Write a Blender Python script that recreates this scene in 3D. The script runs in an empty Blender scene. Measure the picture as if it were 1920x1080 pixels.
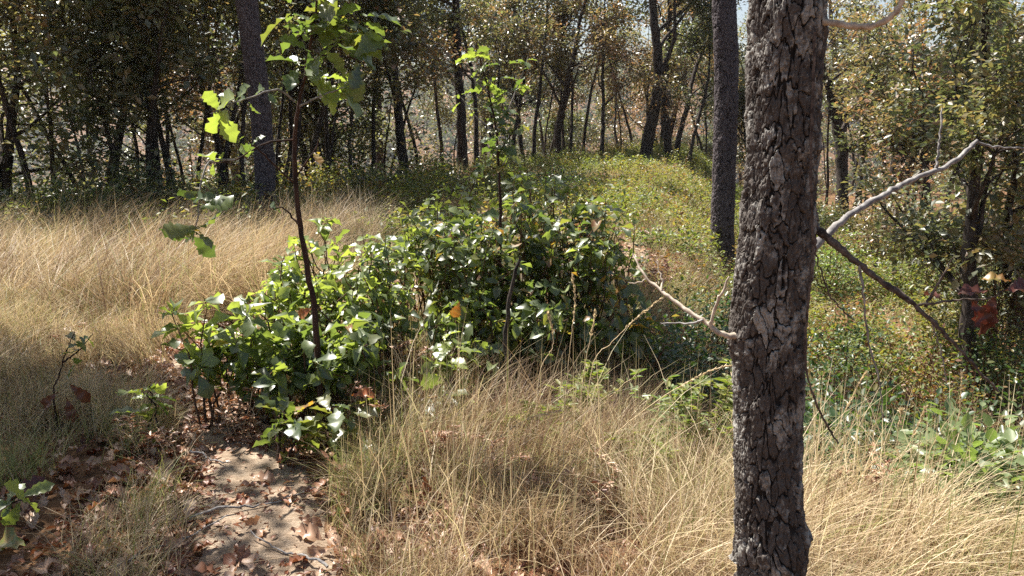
import bpy, math, random
import numpy as np
from mathutils import Vector
C = bpy.context.scene
COL = C.collection
R = math.radians
# ------------------------------------------------------------------ camera, sky, sun, exposure
CAMZ, PITCH, FPX = 1.6, R(13.0), 1478.0
cd = bpy.data.cameras.new('camera'); cam = bpy.data.objects.new('camera', cd); COL.objects.link(cam)
cam.location = (0, 0, CAMZ); cam.rotation_euler = (R(90) - PITCH, 0, 0)
cd.sensor_width = 36; cd.lens = 36 * FPX / 1920; cd.clip_end = 3000; cd.clip_start = 0.05
C.camera = cam
SUN_AZ, SUN_EL = R(52), R(58)      # azimuth measured to the left of the view
S = Vector((-math.sin(SUN_AZ) * math.cos(SUN_EL), math.cos(SUN_AZ) * math.cos(SUN_EL), math.sin(SUN_EL)))
w = bpy.data.worlds.new('World'); C.world = w; w.use_nodes = True
nt = w.node_tree; bg = nt.nodes['Background']
sky = nt.nodes.new('ShaderNodeTexSky'); sky.sky_type = 'NISHITA'; sky.sun_disc = False
sky.sun_elevation = SUN_EL; sky.sun_rotation = -SUN_AZ; sky.dust_density = 2.0; sky.air_density = 1.0
nt.links.new(sky.outputs[0], bg.inputs[0]); bg.inputs[1].default_value = 0.052
sl = bpy.data.lights.new('sun', 'SUN'); sl.energy = 5.0; sl.angle = R(0.53); sl.color = (1, .95, .87)
so = bpy.data.objects.new('sun', sl); COL.objects.link(so); so.rotation_euler = (-S).to_track_quat('-Z', 'Y').to_euler()
C.view_settings.view_transform = 'Standard'; C.view_settings.look = 'None'; C.view_settings.gamma = 1
C.view_settings.exposure = 1.5
C.render.engine = 'CYCLES'
C.cycles.max_bounces = 6; C.cycles.diffuse_bounces = 3; C.cycles.glossy_bounces = 2; C.cycles.transmission_bounces = 4
C.cycles.sample_clamp_indirect = 5; C.cycles.use_denoising = False
# ------------------------------------------------------------------ numeric helpers
def sst(a, b, x):
    t = np.clip((x - a) / (b - a), 0, 1); return t * t * (3 - 2 * t)
def hsh(i, j, s):
    v = np.sin(i * 127.1 + j * 311.7 + s * 74.7) * 43758.5453
    return v - np.floor(v)
def vn(x, y, sc, s=0):
    x = np.asarray(x, float) / sc; y = np.asarray(y, float) / sc
    i = np.floor(x); j = np.floor(y); fx = x - i; fy = y - j
    fx = fx * fx * (3 - 2 * fx); fy = fy * fy * (3 - 2 * fy)
    a = hsh(i, j, s); b = hsh(i + 1, j, s); c = hsh(i, j + 1, s); d = hsh(i + 1, j + 1, s)
    return a + (b - a) * fx + (c - a) * fy + (a - b - c + d) * fx * fy
def H(x, y):
    x = np.asarray(x, float); y = np.asarray(y, float)
    a = x / np.maximum(y, 1.0)
    c = np.interp(a, [-.7, -.35, -.12, .08, .3, .7], [10.8, 11.6, 17.5, 27.5, 31, 31])
    z = -1.5 * sst(2.7, 5.6, y) * sst(-0.3, 2.3, x - 0.25 * (y - 3))
    z = z - 0.14 * sst(3.2, 4.2, y) * sst(-.6, .3, x)
    d = np.maximum(y - c, 0); d = d * d / (d + 2.5)
    z = z - np.minimum(0.42 * d, 36)
    z = z + 60 * sst(150, 520, y + 0.25 * x)
    far = sst(60, 200, y)
    z = z + far * (vn(x, y, 90, 5) - .5) * 26 + far * (vn(x, y, 30, 6) - .5) * 8
    z = z + (vn(x, y, 2.7, 1) - .5) * .16 * sst(1.5, 5, y) + (vn(x, y, .7, 2) - .5) * .05 + (vn(x, y, .16, 3) - .5) * .018
    return z
def ray(px, py):
    u = (px - 960) / FPX; v = (540 - py) / FPX
    return np.array([u, math.cos(PITCH) + v * math.sin(PITCH), -math.sin(PITCH) + v * math.cos(PITCH)])
def P(px, py, Y):
    d = ray(px, py); return Vector((d[0] * Y / d[1], Y, CAMZ + d[2] * Y / d[1]))
def G(px, py):
    d = ray(px, py); t = np.arange(1.0, (float(np.interp(d[0] / d[1], [-.7, -.35, -.12, .08, .3, .7], [10.8, 11.6, 17.5, 27.5, 31, 31])) + .5) / d[1], .02)
    z = CAMZ + d[2] * t - H(d[0] * t, d[1] * t)
    k = np.argmax(z < 0) if (z < 0).any() else len(t) - 1
    return Vector((d[0] * t[k], d[1] * t[k], float(H(d[0] * t[k], d[1] * t[k]))))
def gz(x, y): return float(H(x, y))
# ------------------------------------------------------------------ object helpers
def tag(o, label=None, cat=None, group=None, kind=None):
    for k, v in (('label', label), ('category', cat), ('group', group), ('kind', kind)):
        if v: o[k] = v
    return o
def empty(name, loc, label, cat, group=None):
    o = bpy.data.objects.new(name, None); o.location = loc; o.empty_display_size = .1; COL.objects.link(o)
    return tag(o, label, cat, group)
def mesh_np(name, V, F, mat, parent=None, tint=None, smooth=False, extra=None):
    V = np.ascontiguousarray(V, dtype=np.float32); F = np.ascontiguousarray(F, dtype=np.int32)
    n, k = F.shape
    if parent is not None: V = V - np.array(parent.location, dtype=np.float32)
    me = bpy.data.meshes.new(name)
    me.vertices.add(len(V)); me.vertices.foreach_set('co', V.ravel())
    me.loops.add(n * k); me.loops.foreach_set('vertex_index', F.ravel())
    me.polygons.add(n); me.polygons.foreach_set('loop_start', np.arange(n, dtype=np.int32) * k)
    me.update(calc_edges=True)
    if smooth: me.polygons.foreach_set('use_smooth', np.ones(n, dtype=bool))
    if tint is not None:
        at = me.attributes.new('tint', 'FLOAT', 'FACE'); at.data.foreach_set('value', np.ascontiguousarray(tint, dtype=np.float32))
    for nm, arr in (extra or {}).items():
        at = me.attributes.new(nm, 'FLOAT', 'POINT'); at.data.foreach_set('value', np.ascontiguousarray(arr, dtype=np.float32))
    me.materials.append(mat)
    o = bpy.data.objects.new(name, me); COL.objects.link(o)
    if parent is not None: o.parent = parent
    return o
def nrm(v): return v / np.maximum(np.linalg.norm(v, axis=-1, keepdims=True), 1e-9)
# leaf templates: (verts k x 3: x across, y along, z normal), faces
def tpl_simple():
    return (np.array([[0, 0, 0], [-.5, .5, .1], [0, 1, -.06], [.5, .5, .1]]), np.array([[0, 3, 2], [0, 2, 1]]))
def tpl_long():
    V = np.array([[0, 0, 0], [-.5, .35, .08], [.5, .35, .08], [-.38, .72, .03], [.38, .72, .03], [0, 1, -.12]])
    return (V, np.array([[0, 2, 4, 5], [0, 5, 3, 1]]))
def tpl_oak(curl=.16, fold=.14, wav=.045, n=12, curlside=0.0):
    t = np.linspace(0, 1, n + 1); V = []; F = []
    wd = np.interp(t, [0, .08, .35, .65, .85, .95, 1], [.02, .1, .5, .92, .78, .4, .02]) * .5
    wd = wd * (1 + .14 * np.where(np.arange(n + 1) % 2 == 0, 1, -1) * (t > .15) * (t < .97))
    for i in range(n + 1):
        z = -curl * t[i] ** 2
        e = fold * wd[i] * 2 * .5 + wav * math.sin(i * 2.1)
        e2 = fold * wd[i] * 2 * .5 + wav * math.cos(i * 1.7)
        V += [[-wd[i], t[i], z + e + curlside * wd[i]], [0, t[i], z], [wd[i], t[i], z + e2 + curlside * wd[i] * .6]]
    for i in range(n):
        a = i * 3; F += [[a, a + 1, a + 4, a + 3], [a + 1, a + 2, a + 5, a + 4]]
    return np.array(V), np.array(F)
T_S, T_L = tpl_simple(), tpl_long()
T_OAK, T_OAK2 = tpl_oak(), tpl_oak(.32, .2, .05)
T_OAKM = tpl_oak(.2, .16, .04, 6)
T_OAKC = tpl_oak(.5, .28, .07, 6, .25)
T_DRY = tpl_oak(.35, .1, .1, 10, .35)
def leaves(pos, ax, nm, L, W, tpl, tint):
    """returns V, F, tints of many leaves laid out from a template"""
    pos = np.asarray(pos, float); ax = nrm(np.asarray(ax, float)); nm = np.asarray(nm, float)
    sd = nrm(np.cross(ax, nm)); nm = np.cross(sd, ax)
    tv, tf = tpl; N = len(pos); k = len(tv)
    L = np.asarray(L)[:, None, None]; W = np.asarray(W)[:, None, None]
    V = pos[:, None, :] + sd[:, None, :] * (tv[None, :, 0:1] * W) + ax[:, None, :] * (tv[None, :, 1:2] * L) + nm[:, None, :] * (tv[None, :, 2:3] * L)
    F = tf[None] + (np.arange(N) * k)[:, None, None]
    return V.reshape(-1, 3), F.reshape(-1, tf.shape[1]), np.repeat(np.asarray(tint), len(tf))
def tube(pts, rad, sides=6, jit=0.0, rng=None):
    pts = np.array([tuple(p) for p in pts], float); rad = np.asarray(rad, float)
    T = np.gradient(pts, axis=0); T = nrm(T)
    ref = np.array([0.0, 0, 1]) if abs(T[0][2]) < .8 else np.array([0.0, 1, 0])
    A = nrm(np.cross(T, ref)); B = np.cross(T, A)
    th = np.arange(sides) * 2 * math.pi / sides
    rr = rad[:, None] * np.ones((1, sides))
    if jit and rng is not None: rr = rr * (1 + jit * (rng.random(rr.shape) - .5))
    V = pts[:, None, :] + A[:, None, :] * (np.cos(th) * rr)[:, :, None] + B[:, None, :] * (np.sin(th) * rr)[:, :, None]
    n = len(pts); i = np.arange(n - 1)[:, None]; j = np.arange(sides)[None]; j2 = (j + 1) % sides
    F = np.stack([i * sides + j, i * sides + j2, (i + 1) * sides + j2, (i + 1) * sides + j], -1).reshape(-1, 4)
    return V.reshape(-1, 3), F
def smooth_path(pts, n, rng=None, wob=0.0):
    pts = np.array([tuple(p) for p in pts], float); k = len(pts)
    s = np.linspace(0, k - 1, n); out = []
    for v in s:
        i = min(int(v), k - 2); f = v - i
        p0 = pts[max(i - 1, 0)]; p1 = pts[i]; p2 = pts[i + 1]; p3 = pts[min(i + 2, k - 1)]
        out.append(.5 * ((2 * p1) + (-p0 + p2) * f + (2 * p0 - 5 * p1 + 4 * p2 - p3) * f * f + (-p0 + 3 * p1 - 3 * p2 + p3) * f ** 3))
    out = np.array(out)
    if wob and rng is not None:
        j = rng.normal(0, wob, out.shape); j[0] = 0; out = out + j
    return out
class Acc:
    def __init__(s): s.V = []; s.F = []; s.T = []; s.n = 0
    def add(s, V, F, T=None):
        s.V.append(V); s.F.append(F + s.n); s.n += len(V)
        s.T.append(T if T is not None else np.zeros(len(F)))
    def build(s, name, mat, parent=None, smooth=False):
        return mesh_np(name, np.concatenate(s.V), np.concatenate(s.F), mat, parent, np.concatenate(s.T), smooth)
# ------------------------------------------------------------------ materials
def mat_new(name):
    m = bpy.data.materials.new(name); m.use_nodes = True; n = m.node_tree
    return m, n, n.nodes['Principled BSDF'], n.nodes['Material Output']
def ramp(n, stops, src=None):
    r = n.nodes.new('ShaderNodeValToRGB'); e = r.color_ramp.elements
    while len(e) < len(stops): e.new(.5)
    for k, (p, c) in enumerate(stops): e[k].position = p; e[k].color = (*c, 1)
    if src is not None: n.links.new(src, r.inputs[0])
    return r
def leaf_mat(name, stops, trans=.35, rough=.42, spec=.5, tcol=(1.0, 1.15, .35), tgain=1.7, objvar=0.0, blotch=0.0):
    m, n, b, out = mat_new(name)
    at = n.nodes.new('ShaderNodeAttribute'); at.attribute_name = 'tint'
    src = at.outputs['Fac']
    if objvar:
        oi = n.nodes.new('ShaderNodeObjectInfo'); mm = n.nodes.new('ShaderNodeMath'); mm.operation = 'MULTIPLY_ADD'
        n.links.new(oi.outputs['Random'], mm.inputs[0]); mm.inputs[1].default_value = objvar; n.links.new(src, mm.inputs[2])
        m2 = n.nodes.new('ShaderNodeMath'); m2.operation = 'SUBTRACT'; n.links.new(mm.outputs[0], m2.inputs[0]); m2.inputs[1].default_value = objvar / 2; src = m2.outputs[0]
    if blotch:
        no = n.nodes.new('ShaderNodeTexNoise'); no.inputs['Scale'].default_value = 40; no.inputs['Detail'].default_value = 2
        ge = n.nodes.new('ShaderNodeNewGeometry'); n.links.new(ge.outputs['Position'], no.inputs['Vector'])
        mm = n.nodes.new('ShaderNodeMath'); mm.operation = 'MULTIPLY_ADD'; n.links.new(no.outputs[0], mm.inputs[0]); mm.inputs[1].default_value = blotch; n.links.new(src, mm.inputs[2])
        m2 = n.nodes.new('ShaderNodeMath'); m2.operation = 'SUBTRACT'; n.links.new(mm.outputs[0], m2.inputs[0]); m2.inputs[1].default_value = blotch / 2; src = m2.outputs[0]
    r = ramp(n, stops, src)
    n.links.new(r.outputs[0], b.inputs['Base Color']); b.inputs['Roughness'].default_value = rough; b.inputs['Specular IOR Level'].default_value = spec
    if trans:
        tr = n.nodes.new('ShaderNodeBsdfTranslucent'); mx = n.nodes.new('ShaderNodeMixShader')
        mu = n.nodes.new('ShaderNodeMix'); mu.data_type = 'RGBA'; mu.blend_type = 'MULTIPLY'; mu.inputs[0].default_value = 1
        n.links.new(r.outputs[0], mu.inputs[6]); mu.inputs[7].default_value = (tcol[0] * tgain, tcol[1] * tgain, tcol[2] * tgain, 1)
        n.links.new(mu.outputs[2], tr.inputs[0])
        mx.inputs[0].default_value = trans
        n.links.new(b.outputs[0], mx.inputs[1]); n.links.new(tr.outputs[0], mx.inputs[2]); n.links.new(mx.outputs[0], out.inputs[0])
    return m
def wood_mat(name, c1, c2, scale=20, rough=.85, bump=.6, stretch=(1, 1, .25), dist=.01):
    m, n, b, out = mat_new(name)
    tc = n.nodes.new('ShaderNodeTexCoord'); mp = n.nodes.new('ShaderNodeMapping'); mp.inputs['Scale'].default_value = stretch
    n.links.new(tc.outputs['Object'], mp.inputs[0])
    no = n.nodes.new('ShaderNodeTexNoise'); no.inputs['Scale'].default_value = scale; no.inputs['Detail'].default_value = 6
    n.links.new(mp.outputs[0], no.inputs['Vector'])
    r = ramp(n, [(.35, c1), (.68, c2)], no.outputs[0]); n.links.new(r.outputs[0], b.inputs['Base Color'])
    bm = n.nodes.new('ShaderNodeBump'); bm.inputs['Strength'].default_value = bump; bm.inputs['Distance'].default_value = dist
    n.links.new(no.outputs[0], bm.inputs['Height']); n.links.new(bm.outputs[0], b.inputs['Normal'])
    b.inputs['Roughness'].default_value = rough; b.inputs['Specular IOR Level'].default_value = .25
    return m
M = {}
# foreground oak: deep green, some yellow-green, few yellow / russet
OAK = [(0, (.2, .07, .03)), (.03, (.24, .15, .05)), (.06, (.13, .13, .045)), (.42, (.055, .083, .035)), (1, (.18, .215, .075))]
M['oak_leaf'] = leaf_mat('oak_leaf', OAK, .38, .4, .95, (1.05, 1.05, .38), 2.9, blotch=.14)
M['sapling_leaf'] = leaf_mat('sapling_leaf', OAK, .34, .4, 1.0, (1.0, 1.05, .35), 3.0, blotch=.1)
M['tree_leaf'] = leaf_mat('tree_leaf', [(0, (.2, .13, .075)), (.25, (.18, .15, .08)), (.5, (.12, .125, .065)), (.8, (.07, .085, .048)), (1, (.13, .15, .08))], .36, .4, .8, (1.0, 1.03, .55), 2.2, objvar=.3)
M['dark_leaf'] = leaf_mat('dark_leaf', [(0, (.19, .15, .09)), (.3, (.14, .145, .085)), (1, (.09, .11, .07))], .38, .4, 1.0, (1.1, 1.0, .5), 2.4, objvar=.2)
M['russet_leaf'] = leaf_mat('russet_leaf', [(0, (.23, .12, .07)), (.3, (.19, .135, .075)), (.65, (.125, .12, .068)), (1, (.08, .092, .05))], .33, .4, 1.0, (1.0, .98, .6), 2.3, objvar=.35)
M['cover'] = leaf_mat('cover', [(0, (.15, .07, .04)), (.25, (.22, .16, .07)), (.45, (.18, .18, .06)), (.75, (.15, .185, .06)), (1, (.06, .085, .035))], .35, .45, .45, (1.1, 1.1, .4), 2.2)
M['weed'] = leaf_mat('weed', [(0, (.2, .19, .06)), (1, (.09, .13, .04))], .35, .5, .4, tgain=2.2)
M['green_low'] = leaf_mat('green_low', [(0, (.12, .1, .03)), (.3, (.05, .08, .025)), (1, (.03, .06, .025))], .3, .4, .6, tgain=2.6)
M['pale_low'] = leaf_mat('pale_low', [(0, (.11, .14, .07)), (1, (.17, .21, .1))], .3, .4, .6, tgain=2.6)
M['needle'] = leaf_mat('needle', [(0, (.03, .045, .02)), (1, (.05, .07, .03))], .15, .45, .5, tgain=1.6)
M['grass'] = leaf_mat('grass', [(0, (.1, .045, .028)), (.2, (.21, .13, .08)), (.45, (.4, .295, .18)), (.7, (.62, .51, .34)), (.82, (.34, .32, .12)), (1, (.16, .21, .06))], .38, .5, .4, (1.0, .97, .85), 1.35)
M['litter'] = leaf_mat('litter', [(0, (.11, .035, .02)), (.3, (.22, .09, .045)), (.6, (.34, .2, .12)), (1, (.5, .36, .26))], .15, .45, .5, (1.1, .8, .5), 1.5, blotch=.25)
M['red_leaf'] = leaf_mat('red_leaf', [(0, (.06, .02, .015)), (1, (.1, .035, .025))], .14, .4, .5, (1.2, .7, .5), 2, blotch=.4)
M['turning_leaf'] = leaf_mat('turning_leaf', [(0, (.3, .09, .03)), (.45, (.28, .16, .05)), (1, (.12, .16, .04))], .22, .4, .5, (1.1, .9, .4), 2, blotch=1.4)
M['stem'] = wood_mat('stem', (.05, .028, .018), (.16, .085, .05), 30)
M['redstem'] = wood_mat('redstem', (.02, .012, .01), (.075, .036, .024), 40)
M['trunk'] = wood_mat('trunk', (.018, .014, .012), (.09, .07, .058), 22, bump=1, dist=.03)
M['greywood'] = wood_mat('greywood', (.13, .12, .12), (.34, .32, .3), 60, bump=.5, stretch=(1, 1, 1), dist=.004)
M['palewood'] = wood_mat('palewood', (.26, .2, .15), (.58, .5, .4), 60, bump=.4, stretch=(1, 1, 1), dist=.003)
M['darkwood'] = wood_mat('darkwood', (.035, .024, .02), (.15, .115, .095), 70, bump=.8, stretch=(1, 1, 1), dist=.004)
M['straw'] = wood_mat('straw', (.5, .36, .2), (.75, .6, .4), 80, bump=.2)
def ground_mat():
    m, n, b, out = mat_new('ground')
    tc = n.nodes.new('ShaderNodeTexCoord')
    n1 = n.nodes.new('ShaderNodeTexNoise'); n1.inputs['Scale'].default_value = 1.3; n1.inputs['Detail'].default_value = 8; n1.inputs['Roughness'].default_value = .7
    n2 = n.nodes.new('ShaderNodeTexNoise'); n2.inputs['Scale'].default_value = 45; n2.inputs['Detail'].default_value = 8
    vo = n.nodes.new('ShaderNodeTexVoronoi'); vo.inputs['Scale'].default_value = 28
    for x in (n1, n2, vo): n.links.new(tc.outputs['Object'], x.inputs['Vector'])
    r = ramp(n, [(.3, (.06, .035, .02)), (.5, (.17, .1, .055)), (.7, (.26, .18, .1))], n1.outputs[0])
    r2 = ramp(n, [(0, (.5, .42, .38)), (1, (1.35, 1.25, 1.15))], vo.outputs['Color'])
    mu = n.nodes.new('ShaderNodeMix'); mu.data_type = 'RGBA'; mu.blend_type = 'MULTIPLY'; mu.inputs[0].default_value = .8
    n.links.new(r.outputs[0], mu.inputs[6]); n.links.new(r2.outputs[0], mu.inputs[7]); n.links.new(mu.outputs[2], b.inputs['Base Color'])
    bm = n.nodes.new('ShaderNodeBump'); bm.inputs['Strength'].default_value = .9; bm.inputs['Distance'].default_value = .03
    n.links.new(n2.outputs[0], bm.inputs['Height']); n.links.new(bm.outputs[0], b.inputs['Normal']); b.inputs['Roughness'].default_value = .95
    b.inputs['Specular IOR Level'].default_value = .15
    return m
def path_mat():
    m, n, b, out = mat_new('path')
    tc = n.nodes.new('ShaderNodeTexCoord')
    n1 = n.nodes.new('ShaderNodeTexNoise'); n1.inputs['Scale'].default_value = 7; n1.inputs['Detail'].default_value = 9; n1.inputs['Roughness'].default_value = .72
    mp = n.nodes.new('ShaderNodeMapping'); mp.inputs['Rotation'].default_value = (0, 0, .7); mp.inputs['Scale'].default_value = (1, 3.5, 1)
    n2 = n.nodes.new('ShaderNodeTexNoise'); n2.inputs['Scale'].default_value = 38; n2.inputs['Detail'].default_value = 7; n2.inputs['Roughness'].default_value = .7
    n.links.new(tc.outputs['Object'], n1.inputs['Vector']); n.links.new(tc.outputs['Object'], mp.inputs[0]); n.links.new(mp.outputs[0], n2.inputs['Vector'])
    r = ramp(n, [(.3, (.2, .14, .095)), (.5, (.42, .32, .23)), (.72, (.6, .49, .37))], n1.outputs[0])
    r2 = ramp(n, [(.35, (.55, .5, .45)), (.6, (1.2, 1.2, 1.2))], n2.outputs[0])
    mu = n.nodes.new('ShaderNodeMix'); mu.data_type = 'RGBA'; mu.blend_type = 'MULTIPLY'; mu.inputs[0].default_value = .8
    n.links.new(r.outputs[0], mu.inputs[6]); n.links.new(r2.outputs[0], mu.inputs[7]); n.links.new(mu.outputs[2], b.inputs['Base Color'])
    bm = n.nodes.new('ShaderNodeBump'); bm.inputs['Strength'].default_value = 1; bm.inputs['Distance'].default_value = .02
    n.links.new(n2.outputs[0], bm.inputs['Height']); n.links.new(bm.outputs[0], b.inputs['Normal']); b.inputs['Roughness'].default_value = .95
    b.inputs['Specular IOR Level'].default_value = .15
    return m
def bark_mat(name, crack, plate, lichen, lich=.5):
    m, n, b, out = mat_new(name)
    a = n.nodes.new('ShaderNodeAttribute'); a.attribute_name = 'plate'
    c = n.nodes.new('ShaderNodeAttribute'); c.attribute_name = 'cell'
    tc = n.nodes.new('ShaderNodeTexCoord')
    n1 = n.nodes.new('ShaderNodeTexNoise'); n1.inputs['Scale'].default_value = 75; n1.inputs['Detail'].default_value = 9; n1.inputs['Roughness'].default_value = .78
    n2 = n.nodes.new('ShaderNodeTexNoise'); n2.inputs['Scale'].default_value = 14; n2.inputs['Detail'].default_value = 4
    for x in (n1, n2): n.links.new(tc.outputs['Object'], x.inputs['Vector'])
    ad = n.nodes.new('ShaderNodeMath'); ad.operation = 'ADD'; n.links.new(n1.outputs[0], ad.inputs[0]); cm = n.nodes.new('ShaderNodeMath'); cm.operation = 'MULTIPLY_ADD'; n.links.new(c.outputs['Fac'], cm.inputs[0]); cm.inputs[1].default_value = .2; cm.inputs[2].default_value = .4; n.links.new(cm.outputs[0], ad.inputs[1])
    ad2 = n.nodes.new('ShaderNodeMath'); ad2.operation = 'ADD'; n.links.new(ad.outputs[0], ad2.inputs[0]); n.links.new(n2.outputs[0], ad2.inputs[1])
    dv = n.nodes.new('ShaderNodeMath'); dv.operation = 'MULTIPLY'; n.links.new(ad2.outputs[0], dv.inputs[0]); dv.inputs[1].default_value = 1 / 3
    r = ramp(n, [(.3, plate), (.5, tuple(1.5 * v for v in plate)), (.5 + .18 * (1.2 - lich), lichen)], dv.outputs[0])
    mx = n.nodes.new('ShaderNodeMix'); mx.data_type = 'RGBA'
    rr = ramp(n, [(.15, (0, 0, 0)), (.7, (1, 1, 1))], a.outputs['Fac'])
    n.links.new(rr.outputs[0], mx.inputs[0]); mx.inputs[6].default_value = (*crack, 1); n.links.new(r.outputs[0], mx.inputs[7])
    n.links.new(mx.outputs[2], b.inputs['Base Color'])
    bm = n.nodes.new('ShaderNodeBump'); bm.inputs['Strength'].default_value = .8; bm.inputs['Distance'].default_value = .004
    n.links.new(n1.outputs[0], bm.inputs['Height']); n.links.new(bm.outputs[0], b.inputs['Normal'])
    b.inputs['Roughness'].default_value = .8; b.inputs['Specular IOR Level'].default_value = .3
    return m
M['ground'] = ground_mat(); M['path'] = path_mat()
M['bark'] = bark_mat('bark', (.015, .011, .009), (.055, .046, .04), (.31, .295, .265), .9)
M['pinebark'] = bark_mat('pinebark', (.018, .014, .014), (.055, .045, .048), (.13, .11, .115), .5)
def voro(u, v, per, seed):
    """jittered-grid Voronoi, periodic in u with period per (in cells); returns F1, F2-F1, cell random"""
    i = np.floor(u); j = np.floor(v)
    f1 = np.full(u.shape, 9.0); f2 = np.full(u.shape, 9.0); cr = np.zeros(u.shape)
    for a in (-1, 0, 1):
        for b in (-1, 0, 1):
            ci = i + a; cj = j + b; wi = np.mod(ci, per)
            d = np.hypot(ci + hsh(wi, cj, seed) - u, cj + hsh(wi, cj, seed + 1) - v)
            n1 = d < f1
            f2 = np.where(n1, f1, np.minimum(f2, d)); cr = np.where(n1, hsh(wi, cj, seed + 2), cr); f1 = np.where(n1, d, f1)
    return f1, f2 - f1, cr
def bark_trunk(name, pts, rad, mat, parent, nu, nv, cu, cv, depth, seed, knots=()):
    """thick bark-plated trunk as real relief; cu cells round, cv cells per metre"""
    pts = smooth_path(pts, nv); s = np.concatenate([[0], np.cumsum(np.linalg.norm(np.diff(pts, axis=0), axis=1))])
    r = np.interp(np.linspace(0, 1, nv), np.linspace(0, 1, len(rad)), rad)
    th = np.arange(nu) * 2 * math.pi / nu
    TH, SS = np.meshgrid(th, s)
    U = TH / (2 * math.pi) * cu; V = SS * cv
    wu = (vn(np.cos(TH) * 3 + 9, SS * 9 + np.sin(TH) * 3, .55, seed) - .5) * .7 + (vn(np.cos(TH) * 3 + 9, SS * 9 + np.sin(TH) * 3, .2, seed + 3) - .5) * .35 + (vn(U * 6, V * 6, 1.0, seed + 31) - .5) * .16
    wv = (vn(np.cos(TH) * 3 + 5, SS * 9 + np.sin(TH) * 3, .5, seed + 4) - .5) * .8 + (vn(U * 6, V * 6, 1.0, seed + 32) - .5) * .2
    f1, e, cr = voro(U + wu, V + wv, cu, seed)
    e = np.minimum(e, .25 + e * (.5 + vn(U * 1.3, V * 1.3, 1, seed + 43)))
    e = np.clip(e * 1.0, 0, 1)
    f1b, eb, crb = voro(U * 3 + wu * 3, V * 2.5 + wv * 2, cu * 3, seed + 9)
    thr = .5 + 1.3 * vn(np.cos(TH) * 3 + 2, SS * 7 + np.sin(TH) * 3, .8, seed + 40)
    plate = sst(.02, .13, e * thr) * (.55 + .45 * sst(.1, .45, vn(U * 3, V * 3, 1.3, seed + 41) + .25 * cr))
    fine = (vn(U * 10, V * 10, 1.6, seed + 6) - .5)
    big = (vn(np.cos(TH) * 1.5 + 4, SS * 3.5 + np.sin(TH) * 1.5, 1.0, seed + 8) - .5) + .5 * (vn(np.cos(TH) * 3 + 4, SS * 9 + np.sin(TH) * 3, 1.0, seed + 11) - .5)
    disp = depth * (plate * (.45 + .8 * cr) + .6 * (vn(U * 9, V * 7, 1.0, seed + 44) - .5) + .5 * (vn(U * 4, V * 4, 1.0, seed + 42) - .5) + .28 * sst(0, .3, eb) * plate + .25 * fine - .6) + depth * 1.6 * big
    for (ks, kt, kr, kh) in knots:      # burls: where along, angle, size, height
        dth = np.abs((TH - kt + math.pi) % (2 * math.pi) - math.pi) * r.mean()
        g = np.exp(-((SS - ks) ** 2 + dth ** 2) / kr ** 2)
        disp = disp + kh * g * (1 + 1.1 * (vn(U * 4, V * 4, 1.0, seed + 20) - .5))
    T = nrm(np.gradient(pts, axis=0)); A = nrm(np.cross(np.array([[0, 1.0, 0]]), T)); B = np.cross(T, A)
    rr = r[:, None] + disp
    X = pts[:, None] + A[:, None] * (np.cos(TH) * rr)[..., None] + B[:, None] * (np.sin(TH) * rr)[..., None]
    i = np.arange(nv - 1)[:, None]; j = np.arange(nu)[None]; j2 = (j + 1) % nu
    F = np.stack([i * nu + j, i * nu + j2, (i + 1) * nu + j2, (i + 1) * nu + j], -1).reshape(-1, 4)
    return mesh_np(name, X.reshape(-1, 3), F, mat, parent, None, True, {'plate': (plate * (.55 + .45 * sst(0, .3, eb))).ravel(), 'cell': cr.ravel()})
# ------------------------------------------------------------------ ground
def axis(lo, hi, d0, g):
    out = [0.0]; d = d0
    while out[-1] < hi: out.append(out[-1] + d); d = d0 + max(0, out[-1] - 9) * g
    neg = [0.0]; d = d0
    while neg[-1] > lo: neg.append(neg[-1] - d); d = d0 + max(0, -neg[-1] - 6) * g
    return np.array(sorted(set(neg + out)))
gx = axis(-600, 600, .06, .05); gy = axis(-60, 900, .06, .03)
XX, YY = np.meshgrid(gx, gy); ZZ = H(XX, YY)
ni, nj = XX.shape; i = np.arange(ni - 1)[:, None]; j = np.arange(nj - 1)[None]
GF = np.stack([i * nj + j, i * nj + j + 1, (i + 1) * nj + j + 1, (i + 1) * nj + j], -1).reshape(-1, 4)
g = mesh_np('ground', np.stack([XX, YY, ZZ], -1).reshape(-1, 3), GF, M['ground'], None, None, True)
tag(g, 'dry leaf strewn forest floor of the wooded ridge', 'ground', kind='structure')
# the bare dirt path: centre line with half widths
PATH = [((-.74, 1.6), .32), ((-.84, 2.3), .29), ((-.98, 2.75), .26), ((-1.14, 3.2), .25), ((-1.35, 3.6), .27), ((-1.6, 4.05), .26), ((-1.95, 4.7), .22), ((-1.9, 5.6), .2), ((-1.2, 6.4), .2), ((-.2, 7.0), .2), ((.7, 7.6), .22), ((1.25, 8.5), .22), ((1.5, 9.6), .2), ((1.9, 11), .15)]
pc = smooth_path([(p[0][0], p[0][1], 0) for p in PATH], 320)[:, :2]; pw = np.interp(np.linspace(0, 1, 320), np.linspace(0, 1, len(PATH)), [p[1] for p in PATH])
def pathd(x, y):
    """signed distance to the path edge, negative inside"""
    x = np.asarray(x); y = np.asarray(y); best = np.full(x.shape, 99.0)
    for k in range(0, 320, 4): best = np.minimum(best, np.hypot(x - pc[k, 0], y - pc[k, 1]) - pw[k])
    return best
tt = nrm(np.gradient(pc, axis=0)); nn = np.stack([-tt[:, 1], tt[:, 0]], -1)
cr = np.linspace(-1, 1, 15)
ew = pw[:, None] * (1 + .35 * (vn(np.arange(320)[:, None] * .09 + np.sign(cr)[None] * 30, np.zeros((1, 15)), .6, 4) - .5))
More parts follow.
